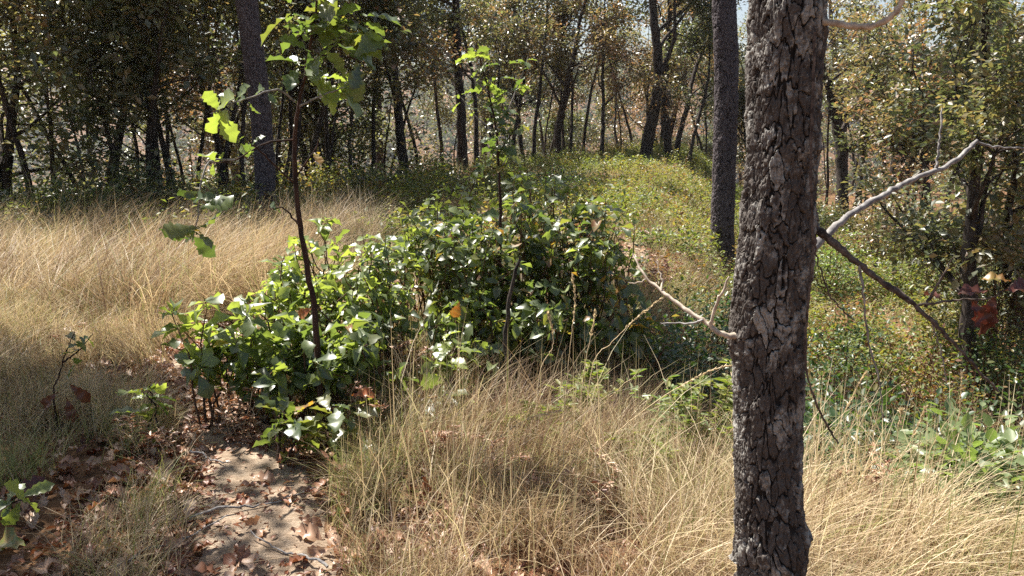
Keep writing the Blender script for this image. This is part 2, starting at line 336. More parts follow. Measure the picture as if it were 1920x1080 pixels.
PX = pc[:, 0:1] + nn[:, 0:1] * cr[None] * ew; PY = pc[:, 1:2] + nn[:, 1:2] * cr[None] * ew
PZ = H(PX, PY) + .012 - .02 * np.abs(cr[None]) ** 6
i = np.arange(319)[:, None]; j = np.arange(14)[None]
PF = np.stack([i * 15 + j, i * 15 + j + 1, (i + 1) * 15 + j + 1, (i + 1) * 15 + j], -1).reshape(-1, 4)
tag(mesh_np('path', np.stack([PX, PY, PZ], -1).reshape(-1, 3), PF, M['path'], None, None, True), 'bare sandy footpath winding past the oak shrubs', 'path', kind='structure')
# ------------------------------------------------------------------ trees
def rdir(rng, d, spread, up=0.0):
    d = np.array(d, float); v = rng.normal(0, 1, 3); v = v - d * v.dot(d); v = v / max(np.linalg.norm(v), 1e-6)
    o = d * math.cos(spread) + v * math.sin(spread); o[2] += up; return o / np.linalg.norm(o)
def limb(rng, p, d, L, n, bend=.12, up=.03):
    pts = [np.array(p, float)]; d = np.array(d, float)
    for k in range(n):
        d = d + rng.normal(0, bend, 3); d[2] += up; d = d / np.linalg.norm(d); pts.append(pts[-1] + d * L / n)
    return np.array(pts), d
def leaf_cloud(rng, pts, per, sig, ls, tpl, tint, up=.55, wr=.55, droop=0.0):
    pts = np.repeat(np.asarray(pts), per, axis=0); N = len(pts)
    off = rng.normal(0, sig, (N, 3)); pos = pts + off
    ax = nrm(off + rng.normal(0, sig * .7, (N, 3)) + np.array([0, 0, -droop * sig])); ax[:, 2] *= .6
    nm = rng.normal(0, 1, (N, 3)) * (1 - up) + np.array([0, 0, 1.0]) * up * 1.6
    L = ls * rng.uniform(.6, 1.25, N)
    return leaves(pos, ax, nm, L, L * wr * rng.uniform(.8, 1.2, N), tpl, tint if not callable(tint) else tint(N))
def make_tree(name, base, ht, r0, seed, mat, label, cat='tree', group=None, lean=(0, 0), stems=1, crown0=.3, per=18, ls=.115, wide=.42, tmu=.5, tsd=.25, nl=9, barkm='trunk', sparse=1.0, sig=.105, dead=0):
    rng = np.random.default_rng(seed)
    root = empty(name, base, label, cat, group)
    wood = Acc(); tips = []
    b0 = np.array(base) - np.array([0, 0, .12])
    for s in range(stems):
        d = np.array([lean[0] + (rng.normal(0, .16) if stems > 1 else 0), lean[1] + (rng.normal(0, .12) if stems > 1 else 0), 1.0]); d /= np.linalg.norm(d)
        hh = ht * rng.uniform(.8, 1.0) if stems > 1 else ht; rs = r0 * (1 if s == 0 else rng.uniform(.5, .9))
        p = b0 + (np.array([rng.normal(0, r0), rng.normal(0, r0), 0]) if s else 0)
        n = 14; tp, _ = limb(rng, p, d, hh, n, .07, .012)
        rr = rs * (1 - .85 * np.linspace(0, 1, n + 1) ** 1.1); rr[0] *= 1.25; rr[1] *= 1.04
        wood.add(*tube(smooth_path(tp, 40, rng, rs * .06), np.interp(np.linspace(0, 1, 40), np.linspace(0, 1, n + 1), rr), 9, .18, rng))
        for k in range(int(nl / (1 if stems == 1 else 1.5))):
            f = crown0 + (1 - crown0) * ((k + rng.random()) / nl) ** .9 * .98; ii = f * n; a = int(min(ii, n - 1)); q = tp[a] + (tp[a + 1] - tp[a]) * (ii - a)
            td = tp[min(a + 1, n)] - tp[a]; td /= np.linalg.norm(td)
            L = hh * wide * (1.15 - .75 * f) * rng.uniform(.7, 1.15)
            lp, ld = limb(rng, q, rdir(rng, td, R(rng.uniform(40, 72))), L, 6, .16, .05)
            rl = max(rr[a] * .5, .008)
            wood.add(*tube(lp, rl * (1 - .8 * np.linspace(0, 1, 7)), 5))
            nb = int(rng.integers(4, 7))
            for q2 in range(nb):
                f2 = rng.uniform(.25, 1.0) * 6; a2 = int(min(f2, 5)); s2 = lp[a2] + (lp[a2 + 1] - lp[a2]) * (f2 - a2)
                bp, bd = limb(rng, s2, rdir(rng, ld, R(rng.uniform(25, 75)), .1), L * rng.uniform(.25, .5), 3, .22, .04)
                wood.add(*tube(bp, rl * .38 * (1 - .7 * np.linspace(0, 1, 4)) + .002, 4))
                for q3 in range(2):
                    t3, _ = limb(rng, bp[int(rng.integers(1, 4))], rdir(rng, bd, R(rng.uniform(20, 80))), .3 * rng.uniform(.6, 1.3), 2, .2, .02)
                    wood.add(*tube(t3, np.array([.005, .0035, .002]), 4))
                    tips.append(t3[2]); tips.append(t3[1])
                tips.append(bp[3])
    wood.build('trunk', M[barkm], root)
    tips = np.array(tips)
    if sparse < 1: tips = tips[rng.random(len(tips)) < sparse]
    cl = rng.normal(tmu, tsd * .9, len(tips))
    V, F, T = leaf_cloud(rng, tips, per, sig, ls, T_S, np.repeat(cl, per) + rng.normal(0, tsd * .6, len(tips) * per))
    mesh_np('crown', V, F, M[mat], root, T)
    return root
def copy_tree(o, loc, rz, sc, label, group):
    c = o.copy(); COL.objects.link(c); c.location = loc; c.rotation_euler = (0, 0, rz); c.scale = (sc, sc, sc); c['label'] = label
    if group: c['group'] = group
    for ch in list(o.children):
        d = ch.copy(); COL.objects.link(d); d.parent = c
    return c
# main woodland trees: px, py of the foot, px width, height, lean x, material, crown start, stems, label
TR = [
 (20, 425, 26, 6.6, -.05, 'dark_leaf', 0.08, 3, 'dark leafy oak with several stems at the far left edge above tall straw grass', dict(tmu=.6, per=16, sparse=.75)),
 (122, 415, 11, 5.6, .0, 'dark_leaf', 0.18, 1, 'thin straight oak second from the left edge, one dark stem', dict()),
 (228, 425, 16, 6.2, -.14, 'dark_leaf', 0.20, 2, 'dark oak whose forked stems lean left, behind the grass left of the leaning pine', dict(sparse=.75)),
 (282, 432, 15, 5.0, .05, 'tree_leaf', 0.10, 3, 'low bushy oak with pale glossy leaves left of the leaning pine', dict(tmu=.7, sparse=.85)),
 (372, 405, 9, 5.6, .02, 'tree_leaf', 0.24, 1, 'slender oak just left of the leaning pine', dict(tmu=.55)),
 (463, 424, 12, 4.4, -.03, 'dark_leaf', 0.32, 1, 'thin dark tree touching the left side of the leaning pine', dict(per=9)),
 (545, 400, 14, 5.8, .06, 'tree_leaf', 0.27, 1, 'oak between the leaning pine and the tall foreground sapling', dict(sparse=.7)),
 (612, 375, 12, 5.4, -.02, 'russet_leaf', 0.32, 2, 'brownish oak with twin dark stems right of the tall foreground sapling', dict(per=18)),
 (648, 365, 10, 5.2, .04, 'dark_leaf', 0.28, 1, 'thin dark oak standing right of the twin stemmed brownish oak', dict(per=20)),
 (757, 352, 23, 7.2, -.05, 'dark_leaf', 0.21, 1, 'tall oak with thick dark trunk left of the slim central sapling', dict(tmu=.5, per=20)),
 (868, 322, 24, 8.2, -.04, 'dark_leaf', 0.19, 1, 'tall dark oak with thick trunk right behind the slim central sapling', dict(tmu=.6, per=16)),
 (893, 318, 12, 6.0, .05, 'tree_leaf', 0.28, 1, 'slender oak close beside the thick trunked dark oak at centre', dict()),
 (985, 300, 9, 6.0, .02, 'russet_leaf', 0.27, 2, 'thin twin stemmed oak at the back edge of the clearing, left of the reddish oak', dict(per=20)),
 (1042, 293, 19, 6.6, .0, 'russet_leaf', 0.22, 1, 'reddish brown oak with straight black trunk at the back of the clearing', dict(tmu=.25, per=24)),
 (1128, 303, 10, 5.6, .05, 'russet_leaf', 0.24, 1, 'yellowish brown oak with thin trunk in the middle of the clearing edge', dict(tmu=.4)),
 (1210, 305, 27, 9.0, -.02, 'russet_leaf', 0.24, 1, 'tall oak with the thickest black trunk at the back of the clearing', dict(tmu=.35, per=28, sparse=.75)),
 (1256, 303, 19, 7.6, .06, 'russet_leaf', 0.27, 2, 'forked dark oak just right of the thickest black trunk', dict(tmu=.35, sparse=.7)),
 (1292, 315, 9, 5.0, .02, 'tree_leaf', 0.24, 1, 'thin oak left of the straight middle pine', dict(tmu=.7)),
 (1420, 330, 12, 5.6, .0, 'tree_leaf', 0.16, 2, 'leafy oak seen between the middle pine and the big near trunk', dict(tmu=.7)),
 (1580, 402, 26, 6.8, .0, 'russet_leaf', 0.21, 1, 'dark upright oak just right of the big near trunk', dict(tmu=.4, sparse=.8)),
 (1602, 402, 15, 5.6, .22, 'tree_leaf', 0.27, 1, 'dark oak stem leaning right from beside the upright oak', dict(tmu=.4, sparse=.8)),
 (1645, 445, 20, 6.2, .2, 'russet_leaf', 0.29, 1, 'grey oak leaning right with a fork, on the right slope', dict(tmu=.4, sparse=.7)),
 (1700, 470, 12, 5.2, .05, 'tree_leaf', 0.27, 3, 'thicket of several thin dark stems behind the grey fallen branch', dict(tmu=.5, sparse=.7)),
 (1750, 480, 15, 5.6, .0, 'russet_leaf', 0.24, 2, 'dark oak with crooked paired stems near the right edge', dict(tmu=.35, sparse=.8)),
 (1803, 765, 36, 4.6, .06, 'tree_leaf', 0.24, 1, 'nearest oak on the right slope, short crooked black trunk and broad leafy crown', dict(tmu=.72, per=26, nl=12, ls=.085)),
 (1905, 640, 24, 5.6, .0, 'tree_leaf', 0.16, 2, 'leafy oak cut off by the right edge of the photo', dict(tmu=.45, per=22)),
]
protos = []
for k, (px, py, wp, ht, ln, mt, c0, st, lab, kw) in enumerate(TR):
    b = G(px, py); dist = math.hypot(b.x, b.y)
    if px < 660: b = Vector((b.x * 1.09, b.y * 1.09, gz(b.x * 1.09, b.y * 1.09)))
    t = make_tree('oak_tree', b, ht, wp / FPX * dist / 2 * .85, 100 + k, mt, lab, 'tree', 'oaks standing in the woodland', (ln, 0), st, c0, **kw)
    protos.append(t); print('tree', k, [round(v, 2) for v in b], 'r', round(wp / FPX * dist / 2, 3))
# farther rows behind the crest, copies of the trees above
rng = random.Random(5)
TONE = {'dark_leaf': 'dark green', 'tree_leaf': 'olive', 'russet_leaf': 'reddish brown'}
SHORT = ['the leftmost many stemmed oak', 'the thin straight oak at left', 'the forked oak leaning left', 'the low bushy oak', 'the slender oak by the pine', 'the thin tree touching the pine', 'the oak beside the tall sapling', 'the twin stemmed brownish oak', 'the thin dark oak', 'the oak left of the slim sapling', 'the thick trunked central oak', 'the slender central oak', 'the thin twin stemmed oak', 'the reddish clearing oak', 'the yellowish clearing oak', 'the thickest clearing trunk', 'the forked dark oak', 'the thin oak by the middle pine', 'the big near trunk', 'the upright oak at right', 'the stem leaning right', 'the forked grey oak', 'the thicket of thin stems', 'the oak with paired stems', 'the crooked oak at right', 'the oak at the right edge']
used = set()
for k in range(120):
    a = rng.uniform(-.78, .78); c = float(np.interp(a, [-.7, -.35, -.12, .08, .3, .7], [10.8, 11.6, 17.5, 27.5, 31, 31]))
    y = c + (1.0 + rng.random() ** 1.3 * 24); x = a * y
    pi = rng.choice([0, 1, 2, 3, 4, 6, 9, 10, 13, 14, 17, 18, 19] if a < .05 else [4, 6, 13, 14, 15, 17, 18, 19, 23, 25]); src = protos[pi]
    sc = rng.uniform(.8, 1.2)
    if a < -.02 and rng.random() < .6: continue
    near = min(range(len(TR)), key=lambda q: abs((TR[q][0] - 960) / FPX - a))
    sz = 'small' if sc < .93 else ('tall' if sc > 1.07 else 'middling')
    lab = '%s %s oak %s the crest, behind %s' % (sz, TONE[TR[pi][5]], 'just over' if y < c + 9 else 'far beyond', SHORT[near])
    if lab in used: continue
    used.add(lab); copy_tree(src, (x, y, gz(x, y) - .05), rng.uniform(0, 6.28), sc, lab, 'oaks in the farther rows')
thin = [make_tree('oak_tree', (0, 0, -100), 6.0, .05, 300, 'tree_leaf', 'x', 'tree', None, (.03, 0), 1, .45, per=12, nl=7, wide=.3, tmu=.5),
        make_tree('oak_tree', (0, 0, -100), 5.4, .045, 301, 'russet_leaf', 'x', 'tree', None, (-.08, 0), 2, .5, per=10, nl=7, wide=.3, tmu=.4),
        make_tree('oak_tree', (0, 0, -100), 5.0, .055, 302, 'dark_leaf', 'x', 'tree', None, (.12, 0), 1, .4, per=12, nl=7, wide=.34, tmu=.5)]
THIN = [(60, -.3, 'at the left edge'), (160, .6, 'beside the thin straight oak'), (200, 1.6, 'behind the forked left oak'), (320, .4, 'right of the low bushy oak'), (345, 1.8, 'behind the slender oak left of the pine'), (405, .2, 'close left of the leaning pine'), (430, 1.5, 'behind the leaning pine'),
 (525, .3, 'close right of the leaning pine'), (580, .8, 'behind the tall sapling'), (700, .2, 'midway between the brownish oak and the tall dark oak'), (725, 1.4, 'just left of the thick central trunk'), (790, .5, 'right of the tall dark oak'), (830, 1.6, 'between the two thick central trunks'), (925, .2, 'behind the slim sapling'),
 (955, 1.0, 'right of the slim sapling'), (1000, .1, 'left of the reddish clearing oak'), (1022, 1.3, 'close left of the reddish clearing oak'), (1065, .4, 'close right of the reddish clearing oak'), (1090, 1.2, 'behind the yellowish clearing oak on its left'), (1160, .3, 'between the yellowish oak and the thickest trunk'), (1185, 1.4, 'close left of the thickest clearing trunk'),
 (1235, .4, 'between the thickest trunk and the forked oak'), (1318, .2, 'close left of the middle pine'), (1400, .5, 'close right of the middle pine'), (1550, -4, 'close right of the big near trunk'), (1620, -6, 'behind the stem leaning right'), (1680, -9, 'right of the forked grey oak'), (1715, -8, 'inside the thicket of thin stems'), (1735, -10, 'behind the paired stems on their left'), (1775, -9, 'behind the paired stems on their right'), (1850, -12, 'right of the crooked oak'), (1890, -10, 'near the right edge')]
for k, (px, dy, where) in enumerate(THIN):
    a = (px - 960) / FPX; y = float(np.interp(a, [-.7, -.35, -.12, .08, .3, .7], [10.8, 11.6, 17.5, 27.5, 31, 31])) + dy; x = a * y
    loc = (x, y, gz(x, y) - .03); src = thin[k % 3]; sc = rng.uniform(.8, 1.15) * (1 + .25 * (y > 20))
    lab = 'thin dark oak stem standing ' + where
    if k < 3: src.location = loc; src.scale = (sc,) * 3; src['label'] = lab; src['group'] = 'thin oak stems in the woodland'
    else: copy_tree(src, loc, rng.uniform(0, 6.28), sc, lab, 'thin oak stems in the woodland')
# ------------------------------------------------------------------ pines
def needles(rng, tips, per, L, wdt):
    pts = np.repeat(tips, per, axis=0); N = len(pts)
    ax = nrm(rng.normal(0, 1, (N, 3)) + np.array([0, 0, .35])); nm = rng.normal(0, 1, (N, 3))
    LL = L * rng.uniform(.6, 1.1, N)
    return leaves(pts + rng.normal(0, .05, (N, 3)), ax, nm, LL, np.full(N, wdt), T_S, rng.random(N))
def pine_top(root, rng, tp, hh, r0, f0, nb, Lb, per=26, nd=.17):
    wood = Acc(); tips = []; n = len(tp) - 1
    for k in range(nb):
        f = f0 + (1 - f0) * (k + rng.random()) / nb * .98; a = int(min(f * n, n - 1)); q = tp[a] + (tp[a + 1] - tp[a]) * (f * n - a)
        th = rng.random() * 6.28; d = np.array([math.cos(th), math.sin(th), .15])
        L = Lb * (1.25 - f) / (1.25 - f0) * rng.uniform(.7, 1.2)
        lp, ld = limb(rng, q, d / np.linalg.norm(d), L, 7, .08, .02)
        wood.add(*tube(lp, r0 * .3 * (1 - .8 * np.linspace(0, 1, 8)) + .004, 5))
        for m in range(12):
            f2 = rng.uniform(.3, 1) * 7; a2 = int(min(f2, 6)); s2 = lp[a2] + (lp[a2 + 1] - lp[a2]) * (f2 - a2)
            bp, _ = limb(rng, s2, rdir(rng, ld, R(rng.uniform(25, 65)), .1), L * .22, 3, .15, .05)
            wood.add(*tube(bp, np.linspace(.009, .004, 4), 4)); tips += [bp[1], bp[2], bp[3]]
    wood.build('branch', M['trunk'], root)
    V, F, T = needles(rng, np.array(tips), per, nd, .008); mesh_np('crown', V, F, M['needle'], root, T)
def near_pine(foot, marks, wpx, ht, seed, label, f0):
    rng = np.random.default_rng(seed); b = G(*foot); Y = b.y; root = empty('pine_tree', b, label, 'tree', 'pines')
    pts = [b - Vector((0, 0, .15))] + [P(px, py, Y) for px, py in marks]
    d = pts[-1] - pts[-2]; d = d.normalized(); d = Vector((d.x * .6, .02, 1)).normalized()
    top = pts[-1]; k = 0
    while top.z < b.z + ht: top = top + d * .9; pts.append(top)
    r0 = wpx / FPX * math.hypot(b.x, b.y) / 2
    rad = [r0 * 1.25] + [r0] * len(marks) + [r0 * (1 - .85 * (i + 1) / (len(pts) - len(marks) - 1)) for i in range(len(pts) - len(marks) - 1)]
    bark_trunk('trunk', pts, rad, M['pinebark'], root, 150, 1500, 21, 9, .011, seed)
    tp = smooth_path(pts, 30); pine_top(root, rng, tp, ht, r0, f0, 26, 2.2)
    return root
pl = near_pine((502, 432), [(497, 330), (487, 200), (475, 100), (462, 0)], 34, 12, 11, 'tall pine trunk leaning left behind the foreground sapling', .62)
pm = near_pine((1356, 520), [(1355, 420), (1360, 260), (1362, 130), (1357, 0)], 39, 11, 12, 'straight dark pine trunk between the clearing and the big near trunk', .66)
def far_pine(x, y, ht, r0, seed, label, f0=.4, Lb=2.4):
    rng = np.random.default_rng(seed); z = gz(x, y); root = empty('pine_tree', (x, y, z), label, 'tree', 'pines')
    tp, _ = limb(rng, (x, y, z - .2), (0, 0, 1), ht, 14, .03, .02)
    V, F = tube(smooth_path(tp, 40), r0 * (1 - .8 * np.linspace(0, 1, 40)), 10, .15, rng); mesh_np('trunk', V, F, M['trunk'], root)
    pine_top(root, rng, tp, ht, r0, f0, 34, Lb, 34, .2)
q = P(900, 300, 33); far_pine(q.x, 33, 12.5, .2, 21, 'dark pine towering behind the oaks above the slim central sapling', .42, 3.6)
q = P(300, 300, 20); far_pine(q.x, 20, 13, .16, 22, 'dark pine with level branches rising behind the oaks at upper left', .5, 3.2)
q = P(715, 300, 24); far_pine(q.x, 24, 12, .15, 23, 'dark pine behind the oak left of the slim central sapling', .5, 2.6)
# ------------------------------------------------------------------ the big near trunk with its bare branches
base = Vector((.60, 1.72, gz(.60, 1.72)))
nt_ = empty('oak_tree', base, 'big near oak trunk with plated grey bark and bare dead side branches', 'tree')
YN = 1.76
marks = [(1446, 1080, 70), (1445, 1010, 72), (1441, 930, 68), (1440, 800, 64), (1440, 650, 68), (1444, 560, 70), (1453, 450, 68), (1461, 330, 66), (1468, 200, 67), (1473, 90, 66), (1477, 0, 66)]
pts = [base + Vector((.0, 0, -.12)), base + Vector((.0, 0, .15))] + [P(a, b, YN) for a, b, c in marks]
rad = [.115, .095] + [c / FPX * YN * .94 for a, b, c in marks]
pts += [pts[-1] + Vector((.02, .02, .3)), pts[-1] + Vector((.03, .05, .7)), pts[-1] + Vector((0, .1, 1.1))]; rad += [.075, .07, .06]
zb = pts[0].z
def kn(px, py, side, r, h):
    p = P(px, py, YN); return ((p.z - zb), side, r, h)
bark_trunk('trunk', pts, rad, M['bark'], nt_, 420, 2200, 20, 16, .0068, 3,
           [kn(1445, 1030, math.pi, 0.028, .019), kn(1400, 628, math.pi, .028, .012), kn(1505, 412, 0, .03, .013), kn(1445, 1010, 0, .035, .013), kn(1445, 985, 1.0, .03, .01), kn(1445, 1020, -1.5, .05, .008), kn(1445, 600, 2.6, .04, .007), kn(1480, 50, .2, .04, .01), kn(1460, 430, .3, .05, .008), kn(1450, 260, -1.2, .05, .006)])
def branch(name, marks, mat, parent, r0, r1, n=40, wob=.0015, sides=8, seed=0):
    rng = np.random.default_rng(seed); pp = smooth_path([P(*m) for m in marks], n, rng, wob)
    V, F = tube(pp, np.linspace(r0, r1, n) * (1 + .12 * rng.normal(0, 1, n)), sides, .2, rng)
    return mesh_np(name, V, F, M[mat], parent, None, True)
b1 = branch('branch', [(1425, 640, 1.76), (1385, 632, 1.74), (1352, 626, 1.74), (1326, 606, 1.76), (1280, 575, 1.8), (1240, 545, 1.84), (1205, 512, 1.88), (1186, 475, 1.92)], 'palewood', nt_, .0085, .0024, seed=1)
branch('twig', [(1334, 612, 1.75), (1340, 580, 1.74), (1356, 545, 1.72), (1366, 520, 1.72)], 'palewood', nt_, .0045, .002, 16, seed=2)
branch('twig', [(1318, 600, 1.76), (1285, 607, 1.78), (1240, 606, 1.8)], 'greywood', nt_, .003, .0013, 14, seed=3)
branch('twig', [(1240, 545, 1.84), (1240, 520, 1.85), (1230, 490, 1.87)], 'palewood', nt_, .003, .001, 14, seed=4)
branch('twig', [(1215, 522, 1.87), (1195, 530, 1.87), (1178, 529, 1.88)], 'palewood', nt_, .0022, .001, 10, seed=5)
b2 = branch('branch', [(1505, 408, 1.74), (1545, 440, 1.72), (1590, 480, 1.7), (1650, 525, 1.68), (1720, 575, 1.66), (1780, 635, 1.64), (1830, 690, 1.63), (1872, 735, 1.62)], 'darkwood', nt_, .0095, .0022, 60, .0012, seed=6)
branch('twig', [(1612, 497, 1.69), (1620, 560, 1.69), (1630, 640, 1.7), (1650, 720, 1.7), (1655, 785, 1.71)], 'greywood', nt_, .003, .0012, 30, seed=7)
branch('twig', [(1735, 575, 1.66), (1765, 520, 1.66), (1790, 480, 1.66)], 'darkwood', nt_, .003, .0012, 18, seed=8)
branch('twig', [(1745, 600, 1.65), (1765, 660, 1.66), (1775, 720, 1.66)], 'greywood', nt_, .0018, .0008, 18, seed=9)
branch('twig', [(1722, 572, 1.66), (1760, 566, 1.65), (1810, 562, 1.64), (1860, 556, 1.63), (1900, 530, 1.62)], 'darkwood', nt_, .0032, .0012, 24, seed=10)
b3 = branch('branch', [(1500, 492, 1.9), (1540, 450, 1.95), (1590, 405, 2.0), (1640, 375, 2.05), (1700, 342, 2.1), (1780, 308, 2.15), (1832, 264, 2.2)], 'greywood', nt_, .0098, .006, 50, .0015, seed=11)
branch('twig', [(1755, 320, 2.13), (1762, 260, 2.14), (1766, 200, 2.15)], 'greywood', nt_, .0045, .002, 20, seed=12)
branch('twig', [(1835, 268, 2.2), (1870, 276, 2.2), (1925, 278, 2.2), (1990, 285, 2.2)], 'greywood', nt_, .0035, .002, 20, seed=13)
b4 = branch('branch', [(1530, 38, 1.72), (1580, 46, 1.7), (1630, 50, 1.68), (1665, 35, 1.66), (1690, 5, 1.65), (1700, -50, 1.64)], 'palewood', nt_, .007, .0055, 40, .0008, seed=14)
branch('vine', [(1528, 60, 1.68), (1520, 300, 1.67), (1524, 470, 1.67), (1512, 600, 1.67), (1512, 690, 1.68), (1530, 755, 1.69), (1552, 800, 1.7), (1572, 832, 1.7)], 'darkwood', nt_, .003, .0022, 80, .0006, seed=15)
branch('twig', [(1527, 440, 1.69), (1536, 500, 1.69), (1560, 560, 1.69), (1600, 600, 1.69)], 'darkwood', nt_, .0026, .0014, 30, seed=16)
# three dead red leaves still hanging on the dark branch
def one_leaf(name, p, ax, nm, L, W, tpl, mat, parent, tint, label=None):
    V, F, T = leaves([p], [ax], [nm], [L], [W], tpl, [tint]); o = mesh_np(name, V, F, M[mat], parent, T, True)
    if label: o['label'] = label
    return o
for (px, py, Y, ax, nm, L, m_) in [(1765, 563, 1.65, (-.06, .3, .1), (.2, -.6, .8), .05, 'red_leaf'), (1820, 562, 1.64, (.5, -.2, -.75), (.2, -.9, .3), .085, 'red_leaf'), (1868, 552, 1.63, (-.2, .1, -.9), (-.5, -.8, .2), .085, 'red_leaf'),
        (1885, 545, 1.63, (.9, .1, .2), (.1, -.5, .8), .07, 'red_leaf'), (1850, 548, 1.64, (-.8, -.2, .2), (0, -.5, .9), .06, 'red_leaf'), (1895, 528, 1.62, (-.7, .2, .2), (0, -.6, .8), .05, 'turning_leaf')]:
    one_leaf('leaf', P(px, py, Y), ax, nm, L, L * .62, T_DRY, m_, nt_, .5, 'dead red leaf on the dark branch' if m_ == 'red_leaf' else 'yellow green leaf turning red')
# crown of the near oak, above the frame
def crown_over(root, p0, ht, seed, mat, nlimb, wide, per, ls, zmin):
    rng = np.random.default_rng(seed); wood = Acc(); tips = []
    for k in range(nlimb):
        th = rng.random() * 6.28; d = np.array([math.cos(th), math.sin(th), rng.uniform(.4, 1.6)]); d /= np.linalg.norm(d)
        lp, ld = limb(rng, np.array(p0) + np.array([0, 0, rng.uniform(-.3, .2)]), d, wide * rng.uniform(.7, 1.1), 7, .12, .05)
        wood.add(*tube(lp, np.linspace(.045, .01, 8), 6))
        for m in range(8):
            a2 = int(rng.integers(2, 7)); bp, bd = limb(rng, lp[a2], rdir(rng, ld, R(rng.uniform(25, 75)), .1), wide * .35, 4, .2, .04)
            wood.add(*tube(bp, np.linspace(.012, .004, 5), 4)); tips += [bp[2], bp[3], bp[4]]
    tips = np.array(tips); keep = tips[:, 2] > zmin + tips[:, 1] * .16; tips = tips[keep]
    wood.build('limb', M['trunk'], root); N = len(tips) * per
    V, F, T = leaf_cloud(rng, tips, per, .16, ls, T_S, rng.normal(.5, .2, N)); mesh_np('crown', V, F, M[mat], root, T)
crown_over(nt_, pts[-1], 3, 31, 'dark_leaf', 7, 1.7, 14, .11, 2.75)
# an oak standing just outside the left of the frame; its crown shades the near left ground
def shade_tree(x, y, trunk_h, wide, seed, label, nl=9, per=20):
    z = gz(x, y); root = empty('oak_tree', (x, y, z), label, 'tree')
    rng = np.random.default_rng(seed); tp, _ = limb(rng, (x, y, z - .1), (.03, 0, 1), trunk_h, 10, .05, .02)
    V, F = tube(smooth_path(tp, 30, rng, .004), np.linspace(.13, .07, 30), 10, .15, rng); mesh_np('trunk', V, F, M['trunk'], root, None, True)
    crown_over(root, tp[-1], 3, seed + 1, 'dark_leaf', nl, wide, per, .11, 2.4)
shade_tree(-4.9, 5.6, 3.6, 2.1, 41, 'oak standing just outside the left edge that shades the near ground', 11, 22)
shade_tree(-3.6, 3.2, 3.6, 1.2, 43, 'smaller oak standing close by outside the left edge', 6, 18)
# ------------------------------------------------------------------ foreground oak shrubs
def stem_to(rng, b, t, n=10, wob=.012):
    b = np.array(b); t = np.array(t); mid = (b + t) / 2 + rng.normal(0, .05, 3) + np.array([0, 0, .04])
    return smooth_path([b, mid, t], n, rng, wob)
def rosette(rng, p, d, n, ls, up=.7):
    th = np.arange(n) * 2.4 + rng.random() * 6; d = np.array(d) / np.linalg.norm(d)
    a = np.cross(d, [.3, .9, .1]); a /= np.linalg.norm(a); b = np.cross(d, a)
    tilt = rng.uniform(-.35, .55, n)
    ax = a[None] * np.cos(th)[:, None] + b[None] * np.sin(th)[:, None] + d[None] * tilt[:, None] + rng.normal(0, .12, (n, 3))
    nm = np.repeat(d[None], n, 0) * .5 + np.array([0, 0, up]) + rng.normal(0, .35, (n, 3))
    pos = np.array(p)[None] + rng.normal(0, .008, (n, 3)) - d[None] * rng.uniform(0, .07, n)[:, None]
    return pos, ax, nm, ls * rng.uniform(.4, 1.3, n)
def oak_shrub(px, py, Y, rad, shoots, ls, seed, label, mat='oak_leaf', tmu=.55, low=.25, tpl=None, stemm='stem', name='oak_shrub', group='oak shrubs in the thicket', ros=8, x=None, base_shift=(0, 0)):
    rng = np.random.default_rng(seed); top = P(px, py, Y); gx_, gy_ = top.x + base_shift[0], Y + base_shift[1]
    b = Vector((gx_, gy_, gz(gx_, gy_))); h = top.z - b.z
    root = empty(name, b, label, 'shrub', group)
    wood = Acc(); P_, A_, N_, L_ = [], [], [], []
    for k in range(shoots):
        th = rng.random() * 6.28; rr = rad * math.sqrt(rng.random())
        zt = h * (1 - (1 - low) * rng.random() ** 1.5) * rng.uniform(.88, 1.1) * (1 - .12 * (rr / rad) ** 2)
        t = np.array([top.x + rr * math.cos(th), Y + rr * math.sin(th), b.z + zt])
        if k == 0: t = np.array(top)
        sp = stem_to(rng, np.array(b) + np.array([rng.normal(0, rad * .18), rng.normal(0, rad * .18), -.03]), t)
        wood.add(*tube(sp, np.linspace(rng.uniform(.0045, .009), .0025, len(sp)), 5))
        d = sp[-1] - sp[-2]; d = d / np.linalg.norm(d)
        for q, nn_ in ((9, ros), (7, ros // 2), (6, ros // 3), (5, ros // 4)):
            if nn_ > 0:
                a, bb, c, e = rosette(rng, sp[q], d, nn_, ls * (1 if q > 5 else .9)); P_.append(a); A_.append(bb); N_.append(c); L_.append(e)
    wood.build('stem', M[stemm], root)
    P_ = np.concatenate(P_); A_ = np.concatenate(A_); N_ = np.concatenate(N_); L_ = np.concatenate(L_); n = len(P_)
    keep = P_[:, 2] > H(P_[:, 0], P_[:, 1]) + .05; P_, A_, N_, L_ = P_[keep], A_[keep], N_[keep], L_[keep]; n = len(P_)
    W_ = L_ * rng.uniform(.42, .7, n); tt_ = np.clip(rng.normal(tmu, .24, n), .03, 1); m_ = rng.random(n) < (.4 if tpl is None else 0); fo = Acc()
    for sel, tp_ in ((m_, T_OAKC), (~m_, tpl or T_OAKM)):
        if sel.any(): fo.add(*leaves(P_[sel], A_[sel], N_[sel], L_[sel], W_[sel], tp_, tt_[sel]))
    fo.build('foliage', M[mat], root, True)
    return root
    return root
